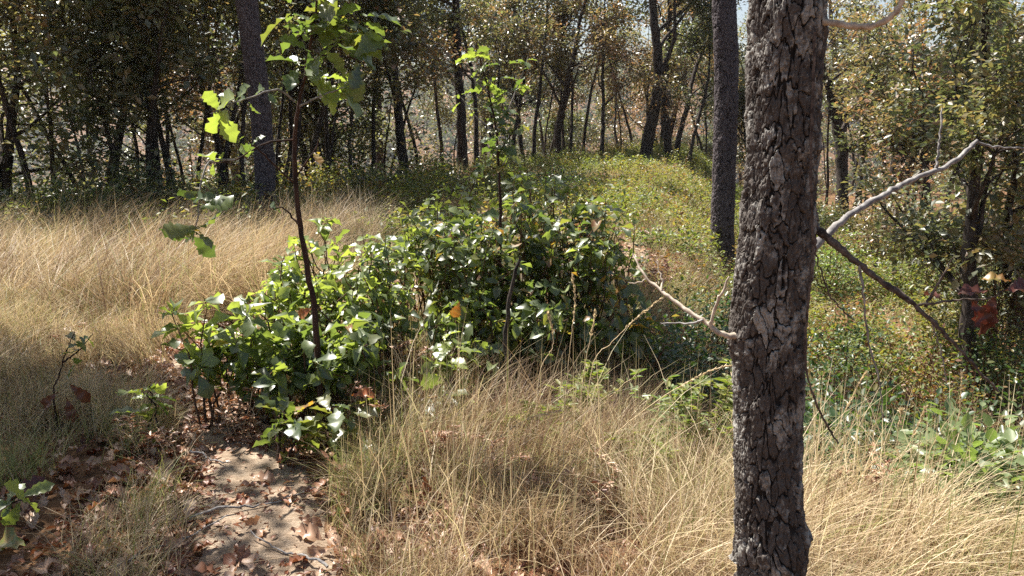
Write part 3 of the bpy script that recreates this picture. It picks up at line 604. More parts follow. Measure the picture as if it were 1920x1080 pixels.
SH = [
 (380, 560, 3.75, .17, 10, .10, 'young oak shrub with yellow green top leaves at the left end of the thicket', .75, .25),
 (455, 590, 3.85, .2, 16, .095, 'dark leaved oak shrub second from the left end of the thicket', .5, .3),
 (530, 470, 4.3, .24, 22, .085, 'bright oak shrub left of the sapling stem in the thicket', .7, .3),
 (560, 610, 3.75, .24, 20, .09, 'oak shrub at the foot of the tall sapling', .5, .2),
 (610, 410, 4.6, .28, 26, .08, 'tall bright oak shrub just right of the sapling stem', .75, .4),
 (690, 470, 4.4, .28, 28, .08, 'sunlit oak shrub in the middle of the left half of the thicket', .65, .35),
 (650, 610, 3.8, .25, 22, .085, 'oak shrub hanging over the russet leaves right of the path', .45, .2),
 (725, 540, 4.25, .2, 14, .08, 'oak shrub facing the tawny grass gap in the thicket', .5, .2),
 (765, 390, 5.3, .22, 16, .08, 'oak shrub with pale top at the dip between both halves of the thicket', .6, .4),
 (825, 365, 5.3, .3, 26, .08, 'glossy oak shrub left of the slim sapling stem', .5, .35),
 (885, 315, 5.6, .3, 26, .08, 'tallest oak shrub of the thicket with silvery top leaves', .6, .45),
 (900, 400, 4.9, .3, 30, .082, 'dense dark oak shrub at the heart of the right half', .4, .3),
 (980, 380, 5.0, .28, 28, .08, 'dark glossy oak shrub just right of the slim sapling stem', .35, .3),
 (1045, 330, 5.3, .3, 28, .08, 'dark oak shrub with upright leader at right of the thicket', .4, .4),
 (1100, 385, 5.1, .3, 30, .08, 'blackish oak shrub at the right end of the thicket', .35, .3),
 (1000, 540, 4.7, .26, 24, .082, 'low dark oak shrub in front of the right half', .35, .3),
 (880, 550, 4.55, .25, 22, .09, 'oak shrub carrying one orange leaf in front of the right half', .5, .4),
 (930, 610, 4.5, .2, 14, .085, 'shaded oak shrub over the dark crooked stem', .35, .5),
 (1190, 590, 5.0, .2, 14, .08, 'small dark oak shrub right of the tall seed stalks', .4, .3),
 (590, 520, 4.1, .26, 22, .085, 'bright oak shrub right behind the foot of the tall sapling', .7, .3),
 (1110, 520, 4.9, .24, 20, .082, 'dark oak shrub above the tall seed stalks', .35, .3),
 (965, 332, 5.7, .28, 22, .08, 'silvery topped oak shrub just right of the slim sapling', .6, .4),
 (1165, 400, 6.4, .22, 14, .075, 'small bright oak shrub beside the faint trail', .7, .4),
]
for k, (px, py, Y, rad, sh, ls, lab, tm, lo) in enumerate(SH):
    oak_shrub(px, py, Y, rad * (1.15 if px < 780 else 1.35), int(sh * (.8 if px < 780 else .95)), ls * (1.12 + .12 * math.sin(k * 2.3)), 500 + k, lab, tmu=tm + (.12 if px < 840 else .06), low=max(lo, .5))
# larger-leaved low seedlings with the full lobed leaf
BIG = [
 (525, 770, 3.35, .12, 4, .14, 'low oak seedling with big drooping dark leaves beside the sandy path', .45),
 (640, 760, 3.4, .11, 4, .14, 'oak seedling with long hanging dark leaves right of the low seedling by the path', .4),
 (835, 720, 3.9, .12, 4, .13, 'oak seedling with broad dark leaves in front of the right half of the thicket', .45),
 (835, 640, 4.1, .12, 4, .13, 'pale green oak seedling with ribbed leaves in the gap of the thicket', .9),
 (272, 725, 3.6, .06, 2, .14, 'single stemmed oak seedling with one tuft of big green leaves left of the path', .6),
 (945, 790, 3.7, .1, 3, .11, 'low oak seedling with three bright leaves among russet litter', .7),
 (35, 950, 2.75, .06, 1, .12, 'grey green oak seedling among dead leaves in the bottom left corner', .8),
]
for k, (px, py, Y, rad, sh, ls, lab, tm) in enumerate(BIG):
    oak_shrub(px, py, Y, rad, sh, ls, 600 + k, lab, tmu=tm, low=.5, tpl=T_OAK2, ros=5, name='oak_seedling', group='oak seedlings', stemm='redstem')
# ------------------------------------------------------------------ two tall saplings and the small left one
def sapling(name, marks, r0, r1, label, side, seed, mat='sapling_leaf', ls=.12, stemm='redstem', tops=()):
    rng = np.random.default_rng(seed); p0 = P(*marks[0]); b = Vector((p0.x, p0.y, gz(p0.x, p0.y)))
    root = empty(name, b, label, 'sapling')
    pp = smooth_path([b - Vector((0, 0, .05))] + [P(*m) for m in marks], 50, rng, .0022)
    V, F = tube(pp, np.linspace(r0, r1, 50), 8, .2, rng); mesh_np('stem', V, F, M[stemm], root, None, True)
    for br, clusters in side:
        bp = smooth_path([P(*m) for m in br], 18, rng, .002)
        V, F = tube(bp, np.linspace(.0055, .0018, 18), 6); mesh_np('branch', V, F, M['greywood' if rng.random() < .5 else stemm], root, None, True)
        for (f, n, l, tm) in clusters:
            p = bp[int(f * 17)]; d = bp[min(int(f * 17) + 1, 17)] - bp[max(int(f * 17) - 1, 0)]
            a, bb, c, e = rosette(rng, p, d, n, l, .5)
            V, F, T = leaves(a, bb, c, e, e * .58, T_OAK2, np.clip(rng.normal(tm, .15, n), .03, 1)); mesh_np('foliage', V, F, M[mat], root, T, True)
    for (px, py, Y, n, l, tm) in tops:
        a, bb, c, e = rosette(rng, P(px, py, Y), (rng.normal(0, .3), rng.normal(0, .3), 1), n, l, .5)
        V, F, T = leaves(a, bb, c, e, e * .58, T_OAK2, np.clip(rng.normal(tm, .18, n), .03, 1)); mesh_np('foliage', V, F, M[mat], root, T, True)
Y = 3.6
sapling('oak_sapling', [(592, 605, Y), (575, 500, Y), (560, 400, Y), (553, 300, Y), (556, 220, Y), (572, 140, Y), (585, 60, Y), (600, -30, Y), (610, -120, Y)], .0165, .003,
        'tall thin oak sapling with dark reddish stem and a few large backlit leaves', [
    ([(553, 190, Y), (520, 168, Y - .05), (480, 180, Y - .1), (430, 195, Y - .15), (395, 215, Y - .2)], [(.97, 6, .14, .95), (.75, 4, .12, .6), (.45, 2, .11, .5)]),
    ([(553, 345, Y), (505, 300, Y - .05), (470, 265, Y - .1), (450, 240, Y - .12)], [(.9, 3, .09, .5)]),
    ([(556, 262, Y), (500, 268, Y - .05), (440, 300, Y - .12), (380, 305, Y - .15)], [(.97, 4, .11, .9), (.6, 3, .09, .9)]),
    ([(440, 300, Y - .12), (392, 305, Y - .16), (376, 350, Y - .2), (372, 400, Y - .2), (362, 450, Y - .2)], [(.98, 8, .14, .33), (.72, 7, .13, .38), (.55, 3, .09, .9)]),
    ([(560, 200, Y), (600, 180, Y - .05), (640, 165, Y - .1), (668, 150, Y - .1)], [(.95, 5, .13, .8), (.5, 5, .12, .8)]),
    ([(566, 165, Y), (590, 110, Y - .05), (640, 105, Y - .1), (680, 118, Y - .12)], [(.95, 5, .15, .5), (.5, 4, .14, .5)]),
    ([(560, 420, Y), (530, 390, Y), (500, 395, Y - .1)], [(.95, 2, .06, .6)]),
    ([(556, 330, Y), (585, 290, Y), (598, 262, Y)], [(.9, 2, .07, .05)])],
    71, tops=[(570, 50, Y, 9, .15, .4), (620, 30, Y, 9, .15, .35), (600, -20, Y, 9, .15, .35), (680, 30, Y, 7, .14, .4), (640, 70, Y, 6, .15, .35), (560, 100, Y, 5, .13, .4), (610, 130, Y, 5, .14, .9), (545, 10, Y - .1, 6, .14, .45), (640, -60, Y, 8, .14, .5)])  # most top tufts take dark tints: shade from above put into leaf colour
Y = 4.9
sapling('oak_sapling', [(938, 470, Y), (938, 380, Y), (934, 300, Y), (930, 240, Y), (915, 170, Y), (900, 110, Y), (893, 80, Y)], .011, .004, 'slim oak sapling with reddish brown stem rising from the middle of the thicket', [
    ([(930, 240, Y), (955, 200, Y), (975, 150, Y), (990, 105, Y)], [(.97, 7, .1, .7), (.7, 7, .1, .7), (.4, 6, .09, .6)]),
    ([(930, 250, Y), (900, 225, Y), (870, 190, Y), (855, 170, Y)], [(.95, 4, .09, .8), (.6, 4, .08, .8)]),
    ([(934, 290, Y), (960, 250, Y), (985, 225, Y)], [(.9, 5, .1, .3), (.5, 5, .1, .3)]),
    ([(934, 320, Y), (915, 310, Y), (905, 305, Y)], [(.9, 3, .1, .3)]), ([(934, 320, Y), (948, 300, Y), (955, 290, Y)], [(.9, 4, .1, .3)]),
    ([(915, 170, Y), (890, 150, Y), (872, 105, Y)], [(.95, 5, .09, .8), (.5, 4, .09, .8)])], 73,
    tops=[(893, 85, Y, 6, .09, .75), (905, 125, Y, 6, .09, .8), (920, 180, Y, 9, .1, .55), (925, 150, Y, 7, .09, .6), (930, 215, Y, 10, .11, .4), (935, 240, Y, 10, .11, .3), (933, 275, Y, 6, .1, .3)])
Y = 3.75
sapling('oak_seedling', [(100, 740, Y), (112, 700, Y), (128, 650, Y), (140, 622, Y)], .005, .002, 'small seedling with a few green upper leaves and brown dead lower leaves, left edge field', [
    ([(118, 680, Y), (150, 655, Y), (175, 625, Y)], [(.9, 4, .07, .5)])], 74, ls=.08, tops=[(142, 620, Y, 4, .08, .35), (135, 662, Y, 4, .08, .4)])
for k, (px, py, ax) in enumerate([(110, 735, (-.7, -.2, -.6)), (130, 720, (.6, 0, -.6)), (125, 745, (.3, -.3, -.8)), (105, 760, (-.2, .3, -.8))]):
    s_ = [o for o in bpy.data.objects if o.name.startswith('oak_seedling') and 'brown dead lower' in o.get('label', '')][0]
    one_leaf('dead_leaf', P(px, py, 3.74), ax, (.2, -.7, .5), .13, .065, T_DRY, 'litter', s_, .15)
# single coloured leaves within the thicket
one_leaf('oak_leaf', P(862, 565, 4.3), (-.3, 0, -.8), (.1, -.9, .3), .11, .07, T_OAK2, 'turning_leaf', None, .35).update_tag()
tag(bpy.data.objects['oak_leaf'], 'orange and yellow oak leaf caught in front of the thicket', 'leaf')
o = one_leaf('oak_leaf', P(585, 578, 3.65), (-.8, 0, -.4), (.1, -.8, .5), .085, .06, T_OAK2, 'turning_leaf', None, .1); tag(o, 'russet brown oak leaf beside the foot of the sapling stem', 'leaf')
o = one_leaf('oak_leaf', P(660, 742, 3.4), (.9, 0, .2), (-.1, -.5, .8), .1, .06, T_DRY, 'turning_leaf', None, .15); tag(o, 'bright orange dry oak leaf low at the right foot of the thicket', 'leaf')
# crooked dark dead stem inside the right half
rngc = np.random.default_rng(8)
b = G(958, 760); o = empty('dead_sapling', b, 'crooked dark dead sapling standing under the right half of the thicket', 'sapling')
V, F = tube(smooth_path([b - Vector((0, 0, .05)), P(955, 700, b.y), P(948, 640, b.y), P(955, 560, b.y), P(975, 480, b.y)], 30, rngc, .003), np.linspace(.02, .008, 30), 8, .2, rngc); mesh_np('stem', V, F, M['trunk'], o, None, True)
# yellow-green weeds
def weed(px, py, Y, n, seed, label, h=None, mat='weed', ls=.065, spread=.11, name='weed', group='weeds', cat='weed'):
    rng = np.random.default_rng(seed); top = P(px, py, Y); b = Vector((top.x, Y, gz(top.x, Y))); root = empty(name, b, label, cat, group); wood = Acc(); P_, A_, N_ = [], [], []
    for k in range(n):
        t = np.array(top) + np.array([rng.normal(0, spread), rng.normal(0, spread), -abs(rng.normal(0, .12)) * (k > 0)])
        sp = stem_to(rng, np.array(b) + rng.normal(0, .02, 3) * [1, 1, 0], t, 12, .004); wood.add(*tube(sp, np.linspace(.003, .0012, 12), 4))
        for q in np.arange(3, 11.9, .3):
            a = int(q); p = sp[a] + (sp[min(a + 1, 11)] - sp[a]) * (q - a); th = rng.random() * 6.28
            P_.append(p); A_.append([math.cos(th), math.sin(th), .35]); N_.append([0, 0, 1])
    wood.build('stem', M['straw'], root); N = len(P_); L = ls * rng.uniform(.6, 1.2, N)
    V, F, T = leaves(P_, A_, np.array(N_) + rng.normal(0, .3, (N, 3)), L, L * .3, T_L, rng.random(N)); mesh_np('foliage', V, F, M[mat], root, T)
weed(1100, 690, 4.0, 14, 1, 'feathery yellow green weed right of the thicket beside the tall seed stalks')
weed(1060, 750, 3.7, 12, 2, 'lower yellow green weed in front of the seed stalks')
weed(1345, 690, 3.5, 12, 3, 'pale green weed touching the left side of the big near trunk')
weed(1180, 800, 3.4, 9, 5, 'low yellow green weed in the straw grass halfway to the big near trunk')
weed(1290, 730, 3.6, 10, 4, 'pale green weed amid straw grass left of the big near trunk', mat='pale_low')
# dead brown weeds among the straw
for k, (px, py, Y, n, where) in enumerate([(330, 800, 3.4, 9, 'at the left rim of the lit path'), (255, 790, 3.5, 7, 'left of the lit path'), (830, 800, 3.3, 10, 'below the broad leaved seedling'), (930, 830, 3.2, 9, 'in the dark hollow of the straw bank'), (1015, 890, 2.9, 7, 'at bottom centre in the straw'),
        (690, 720, 3.5, 10, 'against the right foot of the thicket'), (760, 640, 4.1, 12, 'in the tawny gap of the thicket'), (450, 730, 3.6, 12, 'under the left half of the thicket'), (1130, 870, 2.9, 7, 'between bottom centre and the big near trunk'), (1640, 860, 3.0, 6, 'right of the big near trunk'), (840, 340, 14, 20, 'behind the tallest part of the thicket'), (1230, 480, 7.5, 12, 'beside the faint trail')]):
    weed(px, py, Y, n, 40 + k, 'dead reddish brown weed ' + where, mat='litter', ls=.035 * (Y / 3.4) ** .4, spread=.08 * (Y / 3.4) ** .6, name='dead_weed', group='dead brown weeds', cat='dead weed')
for k, (px, py, L, a, lab) in enumerate([(480, 960, .5, .5, 'thin fallen twig crossing the shaded path'), (330, 1030, .45, .9, 'pale fallen twig among leaves at the bottom left'), (395, 870, .3, -.6, 'short fallen twig on the path below the lit leaves'), (540, 1050, .4, 2.6, 'fallen twig at the bottom end of the path'), (900, 880, .5, -.5, 'thin fallen twig in the hollow at centre bottom')]):
    rg = np.random.default_rng(60 + k); b = G(px, py); o = empty('fallen_twig', b, lab, 'twig', 'fallen twigs'); q = [(b.x + (t - .5) * L * math.cos(a), b.y + (t - .5) * L * math.sin(a)) for t in (0, .25, .5, .75, 1)]
    pp = smooth_path([(x, y, gz(x, y) + .03 + .012 * math.sin(i * 2)) for i, (x, y) in enumerate(q)], 20, rg, .003); V, F = tube(pp, np.linspace(.006, .002, 20), 6, .2, rg); mesh_np('stem', V, F, M['greywood'], o, None, True)
b = G(1690, 523); o = empty('fallen_log', b, 'short grey fallen branch lying on bare soil halfway up the right slope', 'log'); rg = np.random.default_rng(5)
pp = smooth_path([(b.x + t, b.y + .3 * t, gz(b.x + t, b.y + .3 * t) + .3) for t in (-.6, -.2, .2, .7)], 24, rg, .01); V, F = tube(pp, np.linspace(.05, .025, 24), 8, .2, rg); mesh_np('stem', V, F, M['greywood'], o, None, True)
# pale and dark leafy shrubs on the right
def leafy(px, py, Y, rad, n, ls, seed, label, mat, tm=.5, wr=.6, name='leafy_shrub', tpl=T_L, group='shrubs of the undergrowth', zmin=.05):
    rng = np.random.default_rng(seed); top = P(px, py, Y); zb = gz(top.x, Y); h = max(top.z - zb, .15)
    root = empty(name, (top.x, Y, zb), label, 'shrub', group); wood = Acc(); tips = []
    for k in range(n):
        th = rng.random() * 6.28; r_ = rad * math.sqrt(rng.random()); zt = h * (1 - .75 * rng.random() ** 1.3) * (1 - .25 * (r_ / rad) ** 2)
        t = np.array([top.x + r_ * math.cos(th), Y + r_ * math.sin(th), zb + zt]); sp = stem_to(rng, (top.x + rng.normal(0, rad * .15), Y + rng.normal(0, rad * .15), zb - .02), t, 6)
        wood.add(*tube(sp, np.linspace(.007, .0025, 6), 4)); tips += [sp[-1], sp[-2], sp[-3] * .5 + sp[-2] * .5]
    wood.build('stem', M['stem'], root); tips = np.array(tips); per = 10; N = len(tips) * per
    V, F, T = leaf_cloud(rng, tips, per, .07 + rad * .05, ls, tpl, np.clip(rng.normal(tm, .25, N), 0, 1), .6, wr); mesh_np('foliage', V, F, M[mat], root, T)
LS = [
 (1870, 850, 3.1, .3, 46, .065, 'pale_low', .6, 'bright pale green shrub in the lower right corner behind straw grass'),
 (1770, 850, 3.7, .35, 50, .05, 'green_low', .6, 'dark green shrub left of the pale shrub in the lower right corner'),
 (1690, 770, 4.2, .45, 70, .05, 'green_low', .6, 'dark green shrub in the hollow behind the straw grass'),
 (1590, 720, 4.6, .45, 70, .05, 'green_low', .7, 'blue green shrub just right of the big trunk in the hollow'),
 (1710, 730, 5.6, .35, 30, .04, 'cover', .75, 'rounded yellow green shrub on the slope below the dark branch'),
 (1650, 600, 7.5, .5, 40, .05, 'cover', .85, 'green shrub halfway up the right slope'),
 (1600, 560, 8.5, .5, 40, .05, 'green_low', .6, 'dark shrub beside the big trunk on the right slope'),
 (1880, 690, 5.6, .5, 40, .05, 'green_low', .4, 'dull green shrub beside the nearest crooked oak'),
 (1780, 560, 9.0, .6, 44, .055, 'cover', .6, 'olive shrub behind the nearest crooked oak'),
 (1300, 600, 6.2, .4, 36, .045, 'green_low', .6, 'dark shrub in front of the foot of the middle pine'),
 (1345, 530, 6.9, .35, 36, .045, 'green_low', .7, 'dark bush wrapped round the foot of the middle pine'),
 (1330, 660, 5.2, .35, 30, .045, 'green_low', .5, 'dark low shrub left of the big trunk under the white branch'),
 (1240, 640, 5.3, .25, 18, .05, 'green_low', .6, 'small dark shrub below the pale bare branch'),
 (720, 330, 13.5, .7, 50, .07, 'tree_leaf', .7, 'olive shrub at the foot of the oak left of the slim sapling'),
 (660, 350, 13.0, .7, 50, .07, 'tree_leaf', .6, 'olive shrub behind the thicket right of the tall sapling'),
 (560, 390, 11.5, .5, 40, .06, 'cover', .7, 'yellow green shrub behind the tall sapling stem'),
 (420, 420, 11.5, .5, 40, .06, 'cover', .6, 'yellow green shrub left of the foot of the leaning pine'),
 (330, 430, 11.5, .5, 40, .06, 'green_low', .6, 'dark shrub at the back edge of the straw field'),
 (180, 430, 11.5, .5, 40, .06, 'green_low', .6, 'dark shrub behind the straw field under the oaks whose stems lean'),
 (60, 420, 11.5, .5, 40, .06, 'green_low', .5, 'dark shrub behind the straw field near the left edge'),
 (-20, 385, 9.4, .8, 44, .075, 'dark_leaf', .6, 'tall dark bush at the left edge below the leftmost oak'),
 (95, 405, 10.4, .7, 38, .075, 'tree_leaf', .6, 'olive bush filling the gap beside the thin straight oak'),
 (175, 355, 11.0, .8, 44, .075, 'dark_leaf', .5, 'tall dark bush between the straight oak and the forked oak'),
 (250, 280, 10.2, .6, 44, .07, 'tree_leaf', .75, 'pale glinting bush in front of the oak stems left of the leaning pine'),
 (330, 395, 10.8, .7, 44, .075, 'dark_leaf', .6, 'dark bush under the low bushy oak'),
 (410, 385, 11.4, .7, 38, .075, 'tree_leaf', .6, 'olive bush left of the leaning pine at eye height'),
 (560, 375, 12.4, .8, 44, .075, 'dark_leaf', .6, 'dark bush behind the tall sapling stem'),
 (690, 345, 13.8, .8, 44, .08, 'tree_leaf', .6, 'tall olive bush left of the thick dark trunk'),
 (800, 335, 15.8, .8, 44, .08, 'dark_leaf', .6, 'dark bush between the two thickest central trunks'),
 (30, 470, 7.6, .35, 30, .05, 'green_low', .6, 'small dark shrub poking out of the tall straw at the left edge'),
 (250, 455, 8.4, .4, 34, .05, 'green_low', .6, 'blue green shrub at the back edge of the straw under the leaning stems'),
 (395, 440, 8.8, .4, 34, .055, 'cover', .8, 'yellow green shrub in the straw in front of the leaning pine'),
 (1560, 640, 6.6, .4, 50, .045, 'green_low', .6, 'dark shrub beside the big trunk below the dark branch'),
 (1860, 600, 8.2, .5, 50, .05, 'green_low', .4, 'dark olive shrub behind the nearest crooked oak on its right'),
 (1740, 640, 7.4, .5, 44, .045, 'cover', .15, 'russet brown shrub left of the nearest crooked oak'),
 (1640, 690, 6.0, .4, 40, .04, 'cover', .1, 'russet brown shrub in the middle of the right slope'),
 (1600, 800, 3.9, .35, 50, .05, 'green_low', .45, 'deep green shrub in the gully close right of the big trunk'),
 (1830, 800, 4.2, .4, 50, .055, 'green_low', .35, 'deep green shrub behind the bright pale shrub at lower right'),
 (1500, 330, 17, .8, 60, .07, 'tree_leaf', .75, 'olive bush glimpsed beside the big trunk at mid height'),
 (1660, 340, 16, .9, 70, .07, 'russet_leaf', .5, 'brownish bush behind the forked grey oak'),
 (1820, 300, 13, 1.0, 90, .07, 'tree_leaf', .7, 'tall olive bush filling the gap left of the right edge'),
 (1900, 360, 10, .8, 80, .065, 'tree_leaf', .75, 'tall green bush at the right edge above the crooked oak'),
 (1050, 325, 17, .7, 44, .06, 'green_low', .6, 'dark green tuft at the back left of the clearing'),
 (820, 310, 17, .8, 50, .07, 'tree_leaf', .6, 'olive shrub between the two thick trunked oaks at centre'),
 (1240, 440, 10, .5, 36, .055, 'cover', .85, 'green shrub at the right side of the faint trail'),
 (1560, 440, 13, .6, 40, .06, 'pale_low', .5, 'pale green shrub at the foot of the dark upright oak'),
 (1700, 480, 13, .6, 40, .06, 'cover', .7, 'green shrub below the thicket of thin dark stems'),
]
for k, (px, py, Y, rad, n, ls, mt, tm, lab) in enumerate(LS): leafy(px, py, Y, rad, n, ls, 700 + k, lab, mt, tm)
# ------------------------------------------------------------------ grass, ground cover, litter
def blades(rng, x, y, h, wd, lean, la, tint, name_seg=4):
    """x,y roots; h heights; lean amount; la lean azimuth"""
    N = len(x); z = H(x, y) - .01; t = np.linspace(0, 1, name_seg + 1)
    ld = np.stack([np.cos(la), np.sin(la)], -1)
    out = lean[:, None] * t[None] ** 1.8 * h[:, None]
    zz = h[:, None] * (t[None] - .35 * lean[:, None] * t[None] ** 2.4)
    cx = x[:, None] + ld[:, 0:1] * out; cy = y[:, None] + ld[:, 1:2] * out; cz = z[:, None] + zz
    fa = rng.random(N) * math.pi; sx = np.cos(fa)[:, None] * wd[:, None] * .5; sy = np.sin(fa)[:, None] * wd[:, None] * .5
    k = (1 - t ** 1.5)[None] * .92 + .08
    A = np.stack([cx - sx * k, cy - sy * k, cz], -1); B = np.stack([cx + sx * k, cy + sy * k, cz], -1)
    V = np.stack([A, B], 2).reshape(N, -1, 3); m = (name_seg + 1) * 2
    s = np.arange(name_seg) * 2; f = np.stack([s, s + 1, s + 3, s + 2], -1)
    F = f[None] + (np.arange(N) * m)[:, None, None]
    return V.reshape(-1, 3), F.reshape(-1, 4), np.repeat(tint, name_seg)
def scatter(rng, n, x0, x1, y0, y1, dens, clump=.25):
    x = rng.uniform(x0, x1, n); y = rng.uniform(y0, y1, n); d = dens(x, y)
    d = d * np.clip(.12 + 2.0 * (vn(x, y, clump, 9) - .2), 0.03, 1.2)
    k = rng.random(n) < d; return x[k], y[k]
rng = np.random.default_rng(77)
inv = lambda x, y: np.abs(x) < .72 * y + .4          # world wedge the ridge view takes in
GA = Acc()
def grass(n, box, dens, hfun, wd, tmu, tsd, lmu, laz, lsd, green=.12, clump=.25):
    x, y = scatter(rng, n, *box, dens, clump); N = len(x)
    h = hfun(x, y) * rng.uniform(.55, 1.2, N)
    tc = vn(x, y, .5, 12) * .6 + vn(x, y, .13, 17) * .6
    t = np.clip(rng.normal(tmu, tsd, N) + (tc - .5) * .25, 0, .75)
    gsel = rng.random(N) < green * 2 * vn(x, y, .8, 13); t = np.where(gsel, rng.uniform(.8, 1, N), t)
    la = laz + rng.normal(0, lsd, N) + (vn(x, y, .3, 14) - .5) * 4.5 + (vn(x, y, 1.1, 15) - .5) * 3
    GA.add(*blades(rng, x, y, h, wd * rng.uniform(.6, 1.3, N), np.clip(rng.normal(lmu, .32, N) + (rng.random(N) < .12) * .6, .02, 1.5), la, t)); return N
nonpath = lambda x, y: sst(-.04, .18, pathd(x, y)) * inv(x, y)
# left field: short and fine in front, tall at the back
c_ = 0
c_ += grass(200000, (-9, -1.1, 3.6, 8.6), lambda x, y: nonpath(x, y) * np.clip(.35 + 1.6 * sst(.25, .55, vn(x, y, .7, 73)), 0, 1.2) * sst(-1.0, -2.0, x) * .85, lambda x, y: .2 + .22 * sst(5.4, 7, y) + .12 * vn(x, y, .6, 51), .005, .5, .18, .55, .2, .9, .16)
c_ += grass(9000, (-6, -1.3, 4.0, 6.2), lambda x, y: nonpath(x, y) * .7, lambda x, y: .42 + 0 * x, .0036, .55, .2, .8, .4, 1.2, .1)
c_ += grass(42000, (-8, -1.4, 5.6, 9.2), lambda x, y: inv(x, y) * .9 * sst(.3, .6, vn(x, y, .8, 71) + .08), lambda x, y: .6 + .35 * vn(x, y, .9, 72), .0055, .42, .16, .75, .4, .7, .08)
# shaded greenish tussocks, near left
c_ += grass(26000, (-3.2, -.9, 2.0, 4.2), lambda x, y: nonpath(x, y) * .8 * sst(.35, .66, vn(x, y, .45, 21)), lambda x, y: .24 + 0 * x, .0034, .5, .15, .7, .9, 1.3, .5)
# near centre bank
bank = lambda x, y: nonpath(x, y) * sst(.3, .62, vn(x, y, .38, 22) + .12)
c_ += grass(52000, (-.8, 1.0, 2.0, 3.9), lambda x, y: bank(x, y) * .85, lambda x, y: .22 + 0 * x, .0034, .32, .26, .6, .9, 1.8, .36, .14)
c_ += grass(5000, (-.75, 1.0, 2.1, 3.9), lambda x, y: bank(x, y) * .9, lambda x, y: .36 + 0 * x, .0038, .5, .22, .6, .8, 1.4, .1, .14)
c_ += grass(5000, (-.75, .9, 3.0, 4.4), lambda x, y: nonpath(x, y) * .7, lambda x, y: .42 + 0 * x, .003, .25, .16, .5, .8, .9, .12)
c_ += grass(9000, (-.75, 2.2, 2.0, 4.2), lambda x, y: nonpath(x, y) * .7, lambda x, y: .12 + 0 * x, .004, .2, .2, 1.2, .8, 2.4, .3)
c_ += grass(1500, (-.6, 2.6, 2.2, 3.8), lambda x, y: nonpath(x, y), lambda x, y: .62 + 0 * x, .0042, .6, .2, .25, .6, 1.5, .05, .3)
# near right, long arching straw
edge = lambda x, y: inv(x, y) * sst(3.35, 2.75, y + .1 * x)
c_ += grass(30000, (.5, 3.0, 2.0, 3.6), lambda x, y: edge(x, y) * .8 * sst(.15, .5, vn(x, y, .33, 23) + .1), lambda x, y: .28 + 0 * x, .0038, .52, .22, .8, .5, 1.4, .2, .15)
c_ += grass(6500, (.4, 3.2, 2.2, 3.6), lambda x, y: edge(x, y) * .9, lambda x, y: .46 + 0 * x, .004, .62, .14, 1.0, .5, .8, .05, .12)
# middle behind the thicket and out over the clearing
c_ += grass(110000, (-2.2, 3.6, 4.2, 12), lambda x, y: nonpath(x, y) * .7, lambda x, y: .3 + 0 * x, .0058, .42, .18, .5, .6, 1.2, .3)
c_ += grass(90000, (-3.5, 9.5, 11, 30), lambda x, y: inv(x, y) * .6 * sst(1.0, 0, y - np.interp(x / y, [-.7, -.35, -.12, .08, .3, .7], [10.8, 11.6, 17.5, 27.5, 31, 31])), lambda x, y: .36 + 0 * x, .009, .45, .2, .5, .6, 1.2, .6)
c_ += grass(60000, (1.0, 10, 4.2, 18), lambda x, y: inv(x, y) * .5, lambda x, y: .3 + 0 * x, .006, .35, .2, .6, .6, 1.3, .35)
print('blades', c_)
tag(GA.build('dry_grass', M['grass']), 'dry straw coloured grass growing over the ridge', 'grass', kind='stuff')
# leafy ground cover
CV = Acc()
def cover(n, box, dens, hmax, ls, tmu, tsd, clump, rp=.2, dk=0.0):
    cx, cy = scatter(rng, n // 34, *box, dens, clump); M_ = len(cx); per = 34
    ph = hmax * rng.uniform(.25, 1.15, M_) * (.5 + 1.0 * vn(cx, cy, 1.1, 31)); pr = rp * rng.uniform(.4, 1.4, M_); pt = tmu(cx, cy) + (vn(cx, cy, 1.3, 33) - .5) * .6 + rng.normal(0, tsd, M_)
    kk = np.repeat(np.arange(M_), per); N = len(kk); rr = np.sqrt(rng.random(N)); th = rng.random(N) * 6.283
    x = cx[kk] + rr * pr[kk] * np.cos(th); y = cy[kk] + rr * pr[kk] * np.sin(th); ok = pathd(x, y) > 0 if box[2] < 12 else np.ones(N, bool)
    z = H(x, y) + ph[kk] * (1 - .55 * rr ** 2) * rng.random(N) ** .5
    ax = rng.normal(0, 1, (N, 3)); ax[:, 2] = ax[:, 2] * .5 + .2; nm = rng.normal(0, .5, (N, 3)) + np.array([0, 0, 1])
    t = np.clip(pt[kk] + rng.normal(0, .1, N), 0, 1); L = ls * np.repeat(rng.uniform(.55, 1.5, M_), per) * rng.uniform(.6, 1.25, N)
    CV.add(*leaves(np.stack([x, y, z], -1)[ok], ax[ok], nm[ok], L[ok], (L * rng.uniform(.3, .6, N))[ok], T_S, t[ok])); return N
nv = 0
nv += cover(300000, (-3, 10, 8, 30), lambda x, y: inv(x, y) * sst(-1.5, -.2, x - .02 * y) * .9 * sst(.05, .35, pathd(x, y)), .5, .065, lambda x, y: .5 + .15 * (y > 12), .2, .55)
nv += cover(260000, (1.4, 11, 4.6, 17), lambda x, y: inv(x, y) * .8 * np.clip(sst(.3, .6, vn(x, y, .9, 61)), .06, 1), .42, .05, lambda x, y: .33 + 0 * x, .24, .5)
nv += cover(110000, (-10, -1, 8.3, 15), lambda x, y: inv(x, y) * .8, .75, .06, lambda x, y: .6 + 0 * x, .2, .4)
nv += cover(50000, (-1.6, 1.6, 3.5, 8), lambda x, y: nonpath(x, y) * .45, .22, .035, lambda x, y: .45 + 0 * x, .22, .4)
print('cover', nv)
tag(CV.build('ground_cover', M['cover']), 'low yellow green and russet leafy plants covering clearing and slopes', 'ground cover', kind='stuff')
